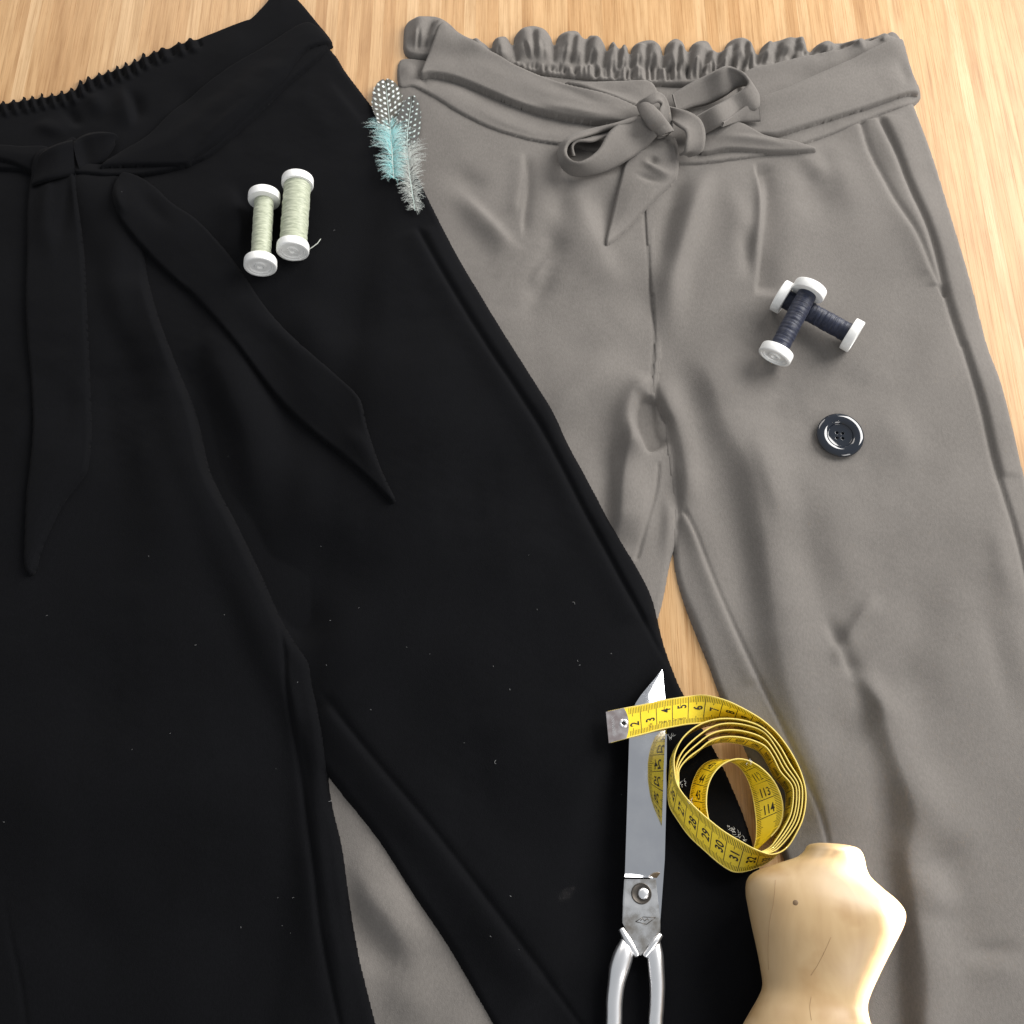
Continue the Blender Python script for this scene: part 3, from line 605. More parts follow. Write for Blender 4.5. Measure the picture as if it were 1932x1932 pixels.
def text_bm(s, size, font_scale_x=1.0, bold=0.0):
    c = bpy.data.curves.new('print', 'FONT'); c.body = s; c.size = size; c.align_x = 'CENTER'; c.align_y = 'CENTER'; c.offset = bold; c.resolution_u = 3
    o = bpy.data.objects.new('print', c); C.objects.link(o)
    dg = bpy.context.evaluated_depsgraph_get(); me = o.evaluated_get(dg).to_mesh()
    V = [(v.co.x*font_scale_x, v.co.y) for v in me.vertices]; Fc = [tuple(p.vertices) for p in me.polygons]
    o.evaluated_get(dg).to_mesh_clear(); bpy.data.objects.remove(o); bpy.data.curves.remove(c)
    return V, Fc
def spool(a, b, R, rt, mat, label, group, prints=()):
    """a, b = 3d centres of both end faces"""
    a = Vector(a); b = Vector(b); L = (b-a).length; ax = (b-a).normalized()
    root = empty('thread_spool'); root.matrix_world = Matrix.Translation(a) @ ax.to_track_quat('Z', 'Y').to_matrix().to_4x4()
    tag(root, label, 'thread spool', group)
    cw = 0.0068
    capp = [(0.0, 0.0016), (0.0022, 0.0016), (0.0024, 0.0004), (0.0040, 0.0004), (0.0042, 0.0015), (R*.66, 0.0015), (R*.69, 0.0006), (R*.80, 0.0006), (R*.83, 0.0), (R-.0008, 0.0), (R-.0002, .0003), (R, .001), (R, cw-.001), (R-.0003, cw-.0002), (R-.001, cw), (rt*.5, cw)]
    for k in (0, 1):
        bm = lathe(capp, 56)
        if k: 
            for v in bm.verts: v.co = Vector((v.co.x, -v.co.y, L - v.co.z))
        cp = bm_obj('end_cap', bm, M_CAP, root)
        md = cp.modifiers.new('edge', 'EDGE_SPLIT'); md.split_angle = math.radians(50)
    prof = []
    nn = 90
    for i in range(nn+1):
        f = i/nn; zz = cw*.9 + (L-1.8*cw)*f
        r = rt*(1 + 0.012*math.sin(f*19+1) + 0.010*math.sin(f*47+2) + 0.010*math.sin(f*113))
        prof.append((r, zz))
    bm = lathe([(rt*.4, cw*.9)] + prof + [(rt*.4, L-cw*.9)], 40)
    for v in bm.verts:
        th = math.atan2(v.co.y, v.co.x); s = 1 + 0.010*math.sin(3*th + v.co.z*900) + .008*math.sin(2*th - v.co.z*1700)
        v.co.x *= s; v.co.y *= s
    bm_obj('thread_winding', bm, mat, root)
    bm_obj('core', lathe([(0, .002), (rt*.42, .002), (rt*.42, L-.002), (0, L-.002)], 24), M_CAP, root)
    return root
def on_cloth(u, v, r): return HP(u, v, r - 0.0006)
Rs = 0.0119
SG = 'sage green thread spools'
spool(on_cloth(491, 505, Rs), on_cloth(499, 366, Rs), Rs, 0.0072, M_SAGE, 'sage green thread spool with thinner winding, nearer the black belt tail', SG)
spool(on_cloth(552, 476, Rs), on_cloth(562, 337, Rs), Rs, 0.0099, M_SAGE, 'fuller sage green thread spool with a loose thread end, on the black trousers', SG)
V, Fc = tube_mesh([HP(x, y, h) for x, y, h in [(578, 474, .004), (590, 466, .003), (599, 459, .002), (605, 451, .001)]], .00035, 6); 
tag(mesh_obj('thread_end', V, Fc, M_THREADEND), 'short loose pale thread end beside the fuller sage green spool', 'thread')
NG = 'navy thread spools'
spool(on_cloth(1468, 556, Rs), on_cloth(1616, 637, Rs), Rs, 0.0068, M_NAVY, 'navy thread spool lying underneath the other navy spool', NG)
spool(on_cloth(1460, 675, Rs+.0005), HP(1531, 540, Rs+.0125), Rs, 0.0068, M_NAVY, 'navy thread spool leaning across the top of another navy spool', NG)

# ------------------------------------------------------------------ button
M_BUTTON = plain('navy_button_plastic', (0.006, 0.009, 0.016), 0.06, spec=0.6, coat=0.5)
def button():
    R = 0.0163; nr, na = 90, 144; bm = bmesh.new(); rows = []
    holes = [(.0027*math.cos(a), .0027*math.sin(a)) for a in (math.radians(40), math.radians(130), math.radians(220), math.radians(310))]
    def h(x, y):
        r = math.hypot(x, y)/R
        if r > .52: t = (r-.76)/.24; z = .0026 + .0022*math.sqrt(max(0, 1-t*t))
        else: z = .0026 - .0006*(1-(r/.52)**2)
        for hx, hy in holes:
            d = math.hypot(x-hx, y-hy)
            if d < .0011: z -= .0022*min(1, (.0011-d)/.0003)
        return z
    for i in range(nr+1):
        r = R*math.sin(i/nr*math.pi/2) if i > nr*.6 else R*i/nr*math.sin(.6*math.pi/2)/.6
        rows.append([bm.verts.new((r*math.cos(2*math.pi*k/na), r*math.sin(2*math.pi*k/na), h(r*math.cos(2*math.pi*k/na), r*math.sin(2*math.pi*k/na)))) for k in range(na)] if i else [bm.verts.new((0, 0, h(0, 0)))])
    rows.append([bm.verts.new((R*.8*math.cos(2*math.pi*k/na), R*.8*math.sin(2*math.pi*k/na), 0)) for k in range(na)])
    rows.append([bm.verts.new((0, 0, 0))])
    for a, b in zip(rows, rows[1:]):
        for k in range(na):
            k2 = (k+1) % na
            if len(a) == 1: bm.faces.new((a[0], b[k], b[k2]))
            elif len(b) == 1: bm.faces.new((a[k2], a[k], b[0]))
            else: bm.faces.new((a[k], b[k], b[k2], a[k2]))
    bmesh.ops.recalc_face_normals(bm, faces=bm.faces)
    o = bm_obj('button', bm, M_BUTTON); p = HP(1583, 824, 0.0004); o.location = p; o.rotation_euler = (0.03, 0.02, 0)
    tag(o, 'large glossy navy four-hole button lying on the grey trouser leg', 'button')
button()

# ------------------------------------------------------------------ scissors
M_STEEL = noisy('polished_steel', (0.66, 0.67, 0.70), (0.72, 0.73, 0.75), 60, rough=(0.05, 0.09), metal=1.0)
M_STEELWORN = noisy('worn_steel', (0.42, 0.38, 0.33), (0.78, 0.78, 0.78), 110, rough=(0.2, 0.36), metal=1.0, bump=0.1, bscale=1500, lo=0.34, hi=0.56, detail=9)
M_CHROME = plain('chrome_handle', (0.95, 0.95, 0.96), 0.33, metal=1.0)
M_DARKMETAL = plain('dark_steel', (0.10, 0.09, 0.08), 0.4, metal=1.0)
sz = ground(1215, 1550) + 0.001
def plate(name, outline, z0, zfun, mat, parent, bev=0.0004, smooth_pts=0, slab=None):
    ol = catmull(outline, smooth_pts, True) if smooth_pts else np.array(outline, float)
    pts = PX(ol, sz + 0.004); bm = bmesh.new()
    top = [bm.verts.new((p[0], p[1], zfun(p[0], p[1]))) for p in pts]
    f = bm.faces.new(top); 
    ex = bmesh.ops.extrude_face_region(bm, geom=[f]); vs = [v for v in ex['geom'] if isinstance(v, bmesh.types.BMVert)]
    for v in vs: v.co.z = z0 if slab is None else v.co.z - slab
    tops = set(top)
    bmesh.ops.recalc_face_normals(bm, faces=bm.faces)
    if bev: bmesh.ops.bevel(bm, geom=[e for e in bm.edges if all(v in tops or v.co.z > zfun(v.co.x, v.co.y) - 1e-5 for v in e.verts)], offset=bev, segments=2, affect='EDGES')
    o = bm_obj(name, bm, mat, parent, False); return o
sroot = empty('scissors', tuple(P(1210, 1690, sz))); tag(sroot, 'polished steel tailor shears lying on the black trouser leg under the tape', 'scissors')
def sp(o): o.parent = sroot; o.matrix_parent_inverse = Matrix.Translation(-sroot.location); return o
xl = P(1180, 1500, sz)[0]; xr = P(1253, 1500, sz)[0]
def bladez(x, y):
    f = (x-xl)/(xr-xl); return sz + 0.0030 + 0.0090*(1 - max(-0.1, min(1.1, f)))
under_blade = sp(plate('lower_blade', [(1251, 1268), (1259, 1375), (1258, 1500), (1255, 1620), (1250, 1690), (1247, 1731), (1243, 1762), (1225, 1760), (1228, 1640), (1240, 1500), (1246, 1350)], sz, lambda x, y: sz+0.0026, M_STEEL, None))
def ground_blade():
    lf = [(1250, 1261), (1238, 1277), (1224, 1294), (1208, 1314), (1197, 1331), (1191, 1352), (1185, 1400), (1181, 1530), (1177, 1656)]
    rt = [(1250.6, 1261), (1253, 1290), (1256, 1321), (1256, 1388), (1253, 1450), (1250, 1540), (1247, 1618), (1246, 1648), (1240, 1656)]
    rows, cols = 110, 14; Vb, Fb = [], []
    ly, lx = [p[1] for p in lf], [p[0] for p in lf]; ry, rx = [p[1] for p in rt], [p[0] for p in rt]
    for i_ in range(rows+1):
        v_ = 1261 + (1656-1261)*(i_/rows)**1.15
        a_, b_ = np.interp(v_, ly, lx), np.interp(v_, ry, rx)
        for j_ in range(cols+1):
            f_ = j_/cols; p_ = P(float(a_ + (b_-a_)*f_), float(v_), sz+.005); wl_ = (b_-a_)/73.0
            z_ = sz + .0030 + .0090*(1-f_)*wl_ + .0008*math.sin(math.pi*f_)*wl_ + .0004*math.sin(v_*.03)*f_
            Vb.append((p_[0], p_[1], z_))
    n_ = len(Vb)
    Vb += [(x_, y_, z_ - .0028) for x_, y_, z_ in Vb]
    q_ = lambda a, b: a*(cols+1)+b
    for i_ in range(rows):
        for j_ in range(cols):
            Fb.append((q_(i_, j_), q_(i_+1, j_), q_(i_+1, j_+1), q_(i_, j_+1)))
            Fb.append((n_+q_(i_, j_), n_+q_(i_, j_+1), n_+q_(i_+1, j_+1), n_+q_(i_+1, j_)))
        for c_ in (0, cols): Fb.append((q_(i_, c_), n_+q_(i_, c_), n_+q_(i_+1, c_), q_(i_+1, c_)) if c_ == 0 else (q_(i_, c_), q_(i_+1, c_), n_+q_(i_+1, c_), n_+q_(i_, c_)))
    for r_ in (0, rows):
        for j_ in range(cols): Fb.append((q_(r_, j_), q_(r_, j_+1), n_+q_(r_, j_+1), n_+q_(r_, j_)))
    o = mesh_obj('blade', Vb, Fb, M_STEEL); md_ = o.modifiers.new('edge', 'EDGE_SPLIT'); md_.split_angle = math.radians(40); return o
blade = sp(ground_blade())
shoulder = sp(plate('shoulder', [(1177.5, 1659), (1237, 1659), (1241, 1700), (1245, 1735), (1245, 1757), (1228, 1780), (1208, 1803), (1192, 1778), (1174, 1741), (1175, 1700)], sz+0.0027, lambda x, y: sz+0.0066, M_STEELWORN, None, bev=0.0007))
# screw
pz = sz + 0.0067; scw = P(1210, 1686, pz)
rec = bm_obj('screw_seat', lathe([(0, .0001), (.0052, .0001), (.0056, .0004), (.0060, .0001)], 40), M_DARKMETAL); rec.location = scw; sp(rec)
scr = bm_obj('screw', lathe([(0, .0017), (.0022, .0016), (.0031, .0011), (.0033, .0001)], 32), M_CHROME); scr.location = P(1214, 1686, pz); sp(scr)
# engraved diamond mark
def groove(pts, r): 
    V, Fc = tube_mesh([P(x, y, sz+0.00665) for x, y in pts], r, 5, flat=0.25); return V, Fc
VV, FF = [], []
for seg in ([(1199, 1739), (1213, 1730)], [(1213, 1730), (1237, 1731)], [(1237, 1731), (1220, 1744)], [(1220, 1744), (1199, 1739)], [(1208, 1737), (1213, 1733)], [(1213, 1733), (1216, 1738)], [(1216, 1738), (1221, 1733)], [(1221, 1733), (1224, 1736)]):
    a, b = groove(seg, .00022); off = len(VV); VV += a; FF += [tuple(i+off for i in f) for f in b]
sp(mesh_obj('maker_mark', VV, FF, M_DARKMETAL))
# V-shaped shoulders of the handles and handle bows
def bar(name, pts, rad, flat, mat, z=0.004):
    c = catmull([P(x, y, sz+zz) for x, y, zz in pts], 8); rr = catmull([[r] for r in rad], 8)[:, 0]
    V, Fc = tube_mesh(c, rr*1.3, 16, flat); return sp(mesh_obj(name, V, Fc, mat))
bar('handle_collar', [(1172, 1752, .005), (1184, 1774, .0055), (1203, 1803, .0045)], [.0014, .0018, .0014], 1.3, M_CHROME)
bar('handle_collar', [(1246, 1763, .005), (1234, 1780, .0055), (1216, 1804, .0045)], [.0014, .0018, .0014], 1.3, M_CHROME)
hl = bar('handle', [(1181, 1772, .004), (1178, 1795, .0045), (1169, 1825, .005), (1163, 1855, .005), (1159, 1890, .005), (1158, 1932, .005), (1152, 1990, .005), (1122, 2060, .005), (1080, 2140, .005), (1080, 2220, .005), (1115, 2280, .005), (1160, 2280, .005), (1188, 2210, .005), (1185, 2120, .005), (1165, 2040, .005), (1158, 1990, .005)],
    [.0022, .0042, .0045, .0038, .0036, .0035, .0035, .0035, .0035, .0035, .0035, .0035, .0035, .0035, .003, .002], 0.8, M_CHROME)
hr = bar('handle', [(1236, 1774, .004), (1236, 1800, .0045), (1238, 1830, .005), (1240, 1861, .005), (1239, 1900, .005), (1237, 1932, .005), (1240, 1990, .005), (1262, 2060, .005), (1292, 2140, .005), (1292, 2230, .005), (1255, 2290, .005), (1215, 2280, .005), (1198, 2200, .005), (1206, 2110, .005), (1226, 2040, .005), (1234, 1990, .005)],
    [.0022, .0036, .0036, .0034, .0032, .0032, .0032, .0033, .0033, .0033, .0033, .0033, .0033, .003, .0028, .002], 0.8, M_CHROME)

# ------------------------------------------------------------------ tape measure
def tape_mat():
    m, nt, b = newmat('yellow_tape'); L = nt.links
    tc = N(nt, 'ShaderNodeTexCoord'); n = N(nt, 'ShaderNodeTexNoise', Scale=90.0, Detail=4.0); L.new(tc.outputs['Object'], n.inputs['Vector'])
    r = ramp(nt, [(0.3, (0.86, 0.61, 0.02)), (0.7, (0.92, 0.70, 0.035))]); L.new(n.outputs['Fac'], r.inputs[0]); L.new(r.outputs[0], b.inputs['Base Color'])
    n2 = N(nt, 'ShaderNodeTexNoise', Scale=1800.0, Detail=2.0); L.new(tc.outputs['Object'], n2.inputs['Vector'])
    bp = N(nt, 'ShaderNodeBump', Strength=0.15, Distance=0.0003); L.new(n2.outputs['Fac'], bp.inputs['Height']); L.new(bp.outputs[0], b.inputs['Normal'])
    b.inputs['Roughness'].default_value = 0.42; return m
M_TAPE = tape_mat(); M_TAPERIM = plain('tape_selvedge', (0.78, 0.62, 0.16), 0.6); M_PRINT = plain('black_print', (0.012, 0.010, 0.008), 0.5)
TW = 0.0185
def Z4(x, y): return (1118.6 + x*0.2275, 1238.5 + y*0.2275)
tz = sz - 0.0005
E1 = []; E2 = []; marks = {}
def st_pair(e1, e2, z2, z1=None):
    u2, v2 = Z4(*e2); u1, v1 = Z4(*e1); b = P(u2, v2, z2)
    if z1 is None:
        z1 = z2
        for _ in range(6):
            a = P(u1, v1, z1); dxy = math.hypot(a[0]-b[0], a[1]-b[1]); z1 = z2 + math.sqrt(max(0.0, TW*TW - dxy*dxy))
    E1.append(P(u1, v1, z1)); E2.append(b)
def st_wall(e1, zt=0.0, lean=0.0):
    z1 = tz + TW + zt; a = P(*Z4(*e1), z1); E1.append(a); b = a.copy(); b[2] = z1 - TW; E2.append(b)
zs = sz + 0.0125
for e1, e2 in [((123, 460), (147, 712)), ((265, 430), (285, 675)), ((410, 403), (425, 640)), ((550, 372), (560, 603)), ((690, 350), (690, 575)), ((840, 342), (830, 540))]: st_pair(e1, e2, zs, zs+.001)
for e1, e2, z2, z1 in [((1000, 352), (968, 520), tz+.010, tz+.0195), ((1150, 388), (1105, 520), tz+.0065, tz+.021), ((1290, 455), (1245, 560), tz+.003, tz+.0205)]: st_pair(e1, e2, z2, z1)
for e1 in [(1430, 545), (1560, 675), (1680, 860), (1750, 1040), (1766, 1180), (1745, 1330), (1695, 1450)]: st_wall(e1)
st_pair((1605, 1590), (1575, 1590), tz+.001, tz+.0185)
st_pair((1480, 1643), (1455, 1705), tz+.003, tz+.020)
band = [((1340, 1597), (1290, 1775)), ((1235, 1540), (1165, 1785)), ((1090, 1445), (1045, 1722)), ((960, 1345), (925, 1615)), ((840, 1240), (800, 1495)), ((740, 1120), (705, 1370)), ((688, 1005), (625, 1225))]
bz = [(.009, .0225), (.0095, .0205), (.0095, .020), (.009, .020), (.008, .020), (.006, .0205), (.003, .0205)]
marks['band0'] = len(E1)
for (e1, e2), (a, b) in zip(band, bz): st_pair(e1, e2, tz+a, tz+b)
marks['band1'] = len(E1)
for e1 in [(672, 900), (682, 800), (735, 690), (820, 605), (935, 543), (1080, 515), (1250, 530), (1410, 592)]: st_wall(e1, .001)
tops = [555, 610, 665, 730]; rights = [1738, 1712, 1690, 1662]
for k in range(4):
    # right side and bottom of ring k, then hugging the band, then left and top of the next ring
    rx = rights[k]; ty = tops[k]; dd = (1766-rx)
    for e1 in ([(1560-dd*.6, 735+k*35), (1660-dd, 890+k*22)] + [(rx-14, 1040+k*8), (rx, 1170), (rx-18, 1310-k*4), (rx-62, 1420-k*8)]): st_wall(e1, -0.0006*k)
    st_pair((1585-dd*.6, 1560-k*14), (1560-dd*.6, 1560-k*14), tz+.0005, tz+.0175)
    st_pair((1470-k*8, 1628-k*8), (1450, 1680), tz+.0015, tz+.0180-.0006*k)
    if k < 3:
        for (e1, e2), (a, b) in zip(band[:-1], bz): st_pair((e1[0]-6-5*k, e1[1]+14+8*k), (e2[0]+14, e2[1]-26-8*k), tz+a*.55-.001-.0008*k, tz+b-.0022-.0012*k)
        st_pair((695+8*k, 1015), (655+6*k, 1180), tz+.0005, tz+.0175)
        for e1 in [(690+14*k, 920+6*k), (735+26*k, 800+22*k), (835+28*k, 690+38*k), (970, ty+38), (1100, ty), (1260, ty+12), (1420, ty+72)]: st_wall(e1, -.0004*k)
    else:
        for (e1, e2), (a, b) in list(zip(band, bz))[:3]: st_pair((e1[0]-20, e1[1]+40), (e2[0]+14, e2[1]-54), tz+a*.4-.003, tz+b-.0065)
        marks['in0'] = len(E1)
        for e1, e2, a, b in [((985, 1420), (880, 1440), .001, .0165), ((948, 1300), (818, 1290), .001, .0165), ((940, 1190), (808, 1165), .001, .0165), ((955, 1070), (832, 1040), .001, .0165), ((1005, 965), (890, 925), .001, .0170), ((1085, 888), (985, 862), .001, .0172)]: st_pair(e1, e2, tz+a, tz+b)
        for e1, e2, a, b in [((1190, 850), (1110, 862), .001, .0175), ((1300, 868), (1205, 905), .001, .0175), ((1415, 940), (1275, 1000), .001, .0165), ((1510, 1050), (1318, 1120), .001, .013), ((1565, 1180), (1345, 1270), .001, .0115), ((1575, 1300), (1357, 1400), .001, .0115), ((1545, 1410), (1352, 1530), .001, .0115), ((1470, 1500), (1320, 1640), .001, .011)]: st_pair(e1, e2, tz+a, tz+b)
E1c = catmull(E1, 10); E2c = catmull(E2, 10)
wd = E1c - E2c; mid = (E1c+E2c)/2; wl = np.linalg.norm(wd, axis=1); wd = wd/wl[:, None]; wuse = np.clip(wl, TW*.92, TW*1.06)
E1c = mid + wd*(wuse/2)[:, None]; E2c = mid - wd*(wuse/2)[:, None]
S = np.concatenate([[0], np.cumsum(np.linalg.norm(np.diff(mid, axis=0), axis=1))])
def smooth_arr(a, it):
    a = a.copy()
    for _ in range(it): a[1:-1] = a[:-2]*.25 + a[1:-1]*.5 + a[2:]*.25
    return a
E1c = smooth_arr(E1c, 5); E2c = smooth_arr(E2c, 5)
Tg = np.gradient((E1c+E2c)/2, axis=0); Tg /= np.linalg.norm(Tg, axis=1)[:, None]
NF = np.cross(Tg, E1c-E2c); NF /= np.linalg.norm(NF, axis=1)[:, None]
def tape_pt(s, wf, off):
    """s along the tape (m), wf 0 at edge two .. 1 at edge one, off from the middle plane"""
    i = np.interp(s, S, np.arange(len(S))); k = min(int(i), len(S)-2); t = i-k
    a = E1c[k]*(1-t)+E1c[k+1]*t; b = E2c[k]*(1-t)+E2c[k+1]*t; n = NF[k]*(1-t)+NF[k+1]*t
    return b + (a-b)*wf + n*off
troot = empty('tape_measure', tuple(P(1390, 1450, tz))); tag(troot, 'coiled yellow sewing tape measure with metal end, laid across the scissors blade', 'tape measure')
def tp(o): o.parent = troot; o.matrix_parent_inverse = Matrix.Translation(-troot.location); return o
hT = 0.00022; nS = len(S); V = []; Fc = []; fm = []
for i in range(nS):
    n = NF[i]*hT
    V += [E1c[i]+n, E2c[i]+n, E2c[i]-n, E1c[i]-n]
    # selvedge strips slightly inside both edges
for i in range(nS-1):
    a = i*4; b = a+4
    for k in range(4):
        Fc.append((a+k, b+k, b+(k+1) % 4, a+(k+1) % 4)); fm.append(1 if k in (1, 3) else 0)
Fc += [(0, 1, 2, 3), tuple((nS-1)*4+k for k in (3, 2, 1, 0))]; fm += [0, 0]
tape = tp(mesh_obj('tape_band', V, Fc, None, None, False, mats=[M_TAPE, M_TAPERIM], fmat=fm))
md = tape.modifiers.new('smooth_edges', 'EDGE_SPLIT'); md.split_angle = math.radians(40); tape.data.polygons.foreach_set('use_smooth', np.ones(len(tape.data.polygons), dtype=bool))
# rolled selvedge along both edges
for E in (E1c, E2c):
    a, b = tube_mesh(E, 0.00042, 6); tp(mesh_obj('selvedge', a, b, M_TAPERIM))
PV, PF = [], []
def quad(s0, s1, w0, w1, off):
    k = len(PV)
    PV.extend([tape_pt(s0, w0, off), tape_pt(s1, w0, off), tape_pt(s1, w1, off), tape_pt(s0, w1, off)]); PF.append((k, k+1, k+2, k+3))
glyph = {}
def put_text(txt, s, wc, size, face, sx=0.72, along=False):
    key = (txt, size)
    if key not in glyph: glyph[key] = text_bm(txt, size, sx, size*0.022 if size > .005 else 0.0)
    gv, gf = glyph[key]; off = (hT+.00007)*(1 if face > 0 else -1); k = len(PV)
    for tx, ty in gv:
        if along: PV.append(tape_pt(s + tx*face, wc + face*ty/TW*face, off))
        else: PV.append(tape_pt(s - ty*face, wc + tx/TW, off))
    for f in gf: PF.append(tuple(k+i for i in f))
Stot = S[-1]; sb0 = S[marks['band0']*10]; sb1 = S[marks['band1']*10-10]; si0 = S[marks['in0']*10]
def nearest_s(u, v, lo, hi):
    best = min((i for i in range(nS) if lo <= S[i] <= hi), key=lambda i: np.linalg.norm(mid[i][:2] - P(u, v, tz+.015)[:2])); return S[best]
s30 = nearest_s(*Z4(1090, 1620), sb0-.02, sb1+.02); s113 = nearest_s(*Z4(1450, 1180), si0+.06, Stot); s44 = nearest_s(*Z4(880, 1070), si0-.02, si0+.09)
step = 0.01
ncm = int(Stot/step)
for face in (1, -1):
    off = (hT+.00006)*face
    for m_ in range(13, int(Stot*1000)-2):
        s = m_*.001; 
        if m_ % 10 == 0: continue
        lw = .00015; ln = .20 if m_ % 5 else .29
        quad(s-lw, s+lw, .035, .035+ln*.8, off); quad(s-lw, s+lw, .965-ln, .965, off)
    for c in range(2, ncm):
        s = c*step
        # cm line across the whole width
        for q in range(3): quad(s-.00021, s+.00021, .03+.94*q/3, .03+.94*(q+1)/3, off)
def snap(s): return round(s/step)*step
for c in range(2, ncm):
    s = c*step
    if s < si0 - .02: num = c
    else: num = 113 + round((s - snap(s113))/step)
    if 2 <= num <= 150:
        wc = {2: .40, 3: .42, 4: .62, 5: .66, 6: .55}.get(num, .5) if num < 9 else .5
        put_text(str(num), s-.0037, wc, .0078 if num < 100 else .0074, 1)
    if s < si0 - .06: nb = 30 - round((s - snap(s30))/step)
    else: nb = 44 - round((s - snap(s44))/step)
    if 2 <= nb <= 150: put_text(str(nb), s+.0037, .5, .0078 if nb < 100 else .0072, -1)
put_text('CM', .0265, .22, .0026, 1); put_text('Made in Germany', .0400, .235, .0024, 1, 1.0, True)
tp(mesh_obj('printed_scale', PV, PF, M_PRINT, None, False))
# metal end clip with hole and stamped word
M_CLIP = noisy('clip_metal', (0.62, 0.52, 0.50), (0.80, 0.74, 0.72), 220, rough=(0.16, 0.3), metal=1.0)
CV, CF = [], []
for sd in (1, -1):
    k0 = len(CV); n1, n2 = 9, 8
    for i in range(n1):
        for j in range(n2+1):
            wf = -.012 + 1.024*j/n2; smax = .0135 - .0022*abs(2*j/n2-1)**2.2
            CV.append(tape_pt(max(0, -.0012+smax*i/(n1-1)), wf, sd*(hT+.00035)) - (Tg[0]*.0012*(1-i/(n1-1))))
    for i in range(n1-1):
        for j in range(n2): q = k0+i*(n2+1)+j; CF.append((q, q+1, q+n2+2, q+n2+1) if sd < 0 else (q, q+n2+1, q+n2+2, q+1))
h2 = len(CV)//2
for j in range(n2): CF.append((j, j+1, h2+j+1, h2+j))
clip = tp(mesh_obj('end_clip', CV, CF, M_CLIP, None, True))
ec = tape_pt(.0092, .5, hT+.0005); er = []
ax = Tg[5]; ay = np.cross(NF[5], ax)
ey = bm_obj('eyelet', lathe([(.0013, .0001), (.0013, .0008), (.0018, .0011), (.0024, .0009), (.0028, .0001)], 32), M_CHROME)
q = Vector(NF[5]).to_track_quat('Z', 'Y'); ey.location = ec; ey.rotation_mode = 'QUATERNION'; ey.rotation_quaternion = q; under(ey, clip); ey.matrix_parent_inverse = Matrix()
ho = bm_obj('eyelet_hole', lathe([(0, .0002), (.00135, .0002)], 24), M_PRINT); ho.location = ec; ho.rotation_mode = 'QUATERNION'; ho.rotation_quaternion = q; under(ho, clip)
gv, gf = text_bm('GERMANY', .0026, 1.0, 0.00001); GV = []
for tx, ty in gv: GV.append(tape_pt(.0026 - ty, .5 + tx/TW, hT+.00045))
under(mesh_obj('stamped_word', GV, gf, plain('stamped_metal', (0.85, 0.82, 0.80), 0.3, metal=1.0), None, False), clip)

# ------------------------------------------------------------------ wooden torso
def torso_mat():
    m, nt, b = newmat('varnished_wood'); L = nt.links
    tc = N(nt, 'ShaderNodeTexCoord'); mp = N(nt, 'ShaderNodeMapping'); mp.inputs['Scale'].default_value = (1, .35, 1); mp.inputs['Rotation'].default_value = (0, 0, .1); L.new(tc.outputs['Object'], mp.inputs['Vector'])
    n = N(nt, 'ShaderNodeTexNoise', Scale=70.0, Detail=5.0); n.inputs['Distortion'].default_value = .6; L.new(mp.outputs[0], n.inputs['Vector'])
    n2 = N(nt, 'ShaderNodeTexNoise', Scale=32.0, Detail=3.0); L.new(tc.outputs['Object'], n2.inputs['Vector'])
    r = ramp(nt, [(0.25, (0.40, 0.26, 0.125)), (0.5, (0.46, 0.315, 0.16)), (0.75, (0.51, 0.36, 0.195))]); L.new(n.outputs['Fac'], r.inputs[0])
    r2 = ramp(nt, [(0.36, (0.86, 0.80, 0.72)), (0.46, (1, 1, 1))]); L.new(n2.outputs['Fac'], r2.inputs[0])
    x = N(nt, 'ShaderNodeMix', data_type='RGBA', blend_type='MULTIPLY'); x.inputs[0].default_value = 1; L.new(r.outputs[0], x.inputs[6]); L.new(r2.outputs[0], x.inputs[7])
    L.new(x.outputs[2], b.inputs['Base Color']); b.inputs['Roughness'].default_value = 0.45
    b.inputs['Coat Weight'].default_value = 0.35; b.inputs['Coat Roughness'].default_value = 0.32
    bp = N(nt, 'ShaderNodeBump', Strength=.25, Distance=.0012); L.new(n2.outputs['Fac'], bp.inputs['Height']); L.new(bp.outputs[0], b.inputs['Coat Normal'])
    return m
M_TORSO = torso_mat()
tg = ground(1550, 1750)
# stations: left px, right px, depth (m), centre height, roundness
ts = [((1520, 1602), (1626, 1612), .026, 2.2), ((1514, 1609), (1630, 1624), .027, 2.2), ((1500, 1618), (1633, 1640), .028, 2.2), ((1462, 1630), (1642, 1657), .031, 2.2), ((1425, 1644), (1664, 1678), .036, 2.3), ((1410, 1660), (1690, 1700), .041, 2.3),
      ((1408, 1684), (1705, 1722), .046, 2.3), ((1412, 1710), (1703, 1746), .049, 2.2), ((1420, 1750), (1688, 1776), .049, 2.2), ((1429, 1792), (1668, 1816), .045, 2.1), ((1436, 1830), (1651, 1852), .040, 2.1), ((1439, 1860), (1640, 1878), .038, 2.1), ((1430, 1884), (1635, 1900), .039, 2.1),
      ((1413, 1914), (1639, 1925), .043, 2.1), ((1394, 1950), (1648, 1958), .047, 2.1), ((1376, 2000), (1660, 2004), .050, 2.2), ((1372, 2060), (1664, 2060), .050, 2.3), ((1385, 2110), (1652, 2110), .046, 2.4), ((1400, 2124), (1638, 2124), .038, 2.4)]
tarr = catmull([[*a, *b, d, e] for a, b, d, e in ts], 5); VT, FT = [], []; nA = 64
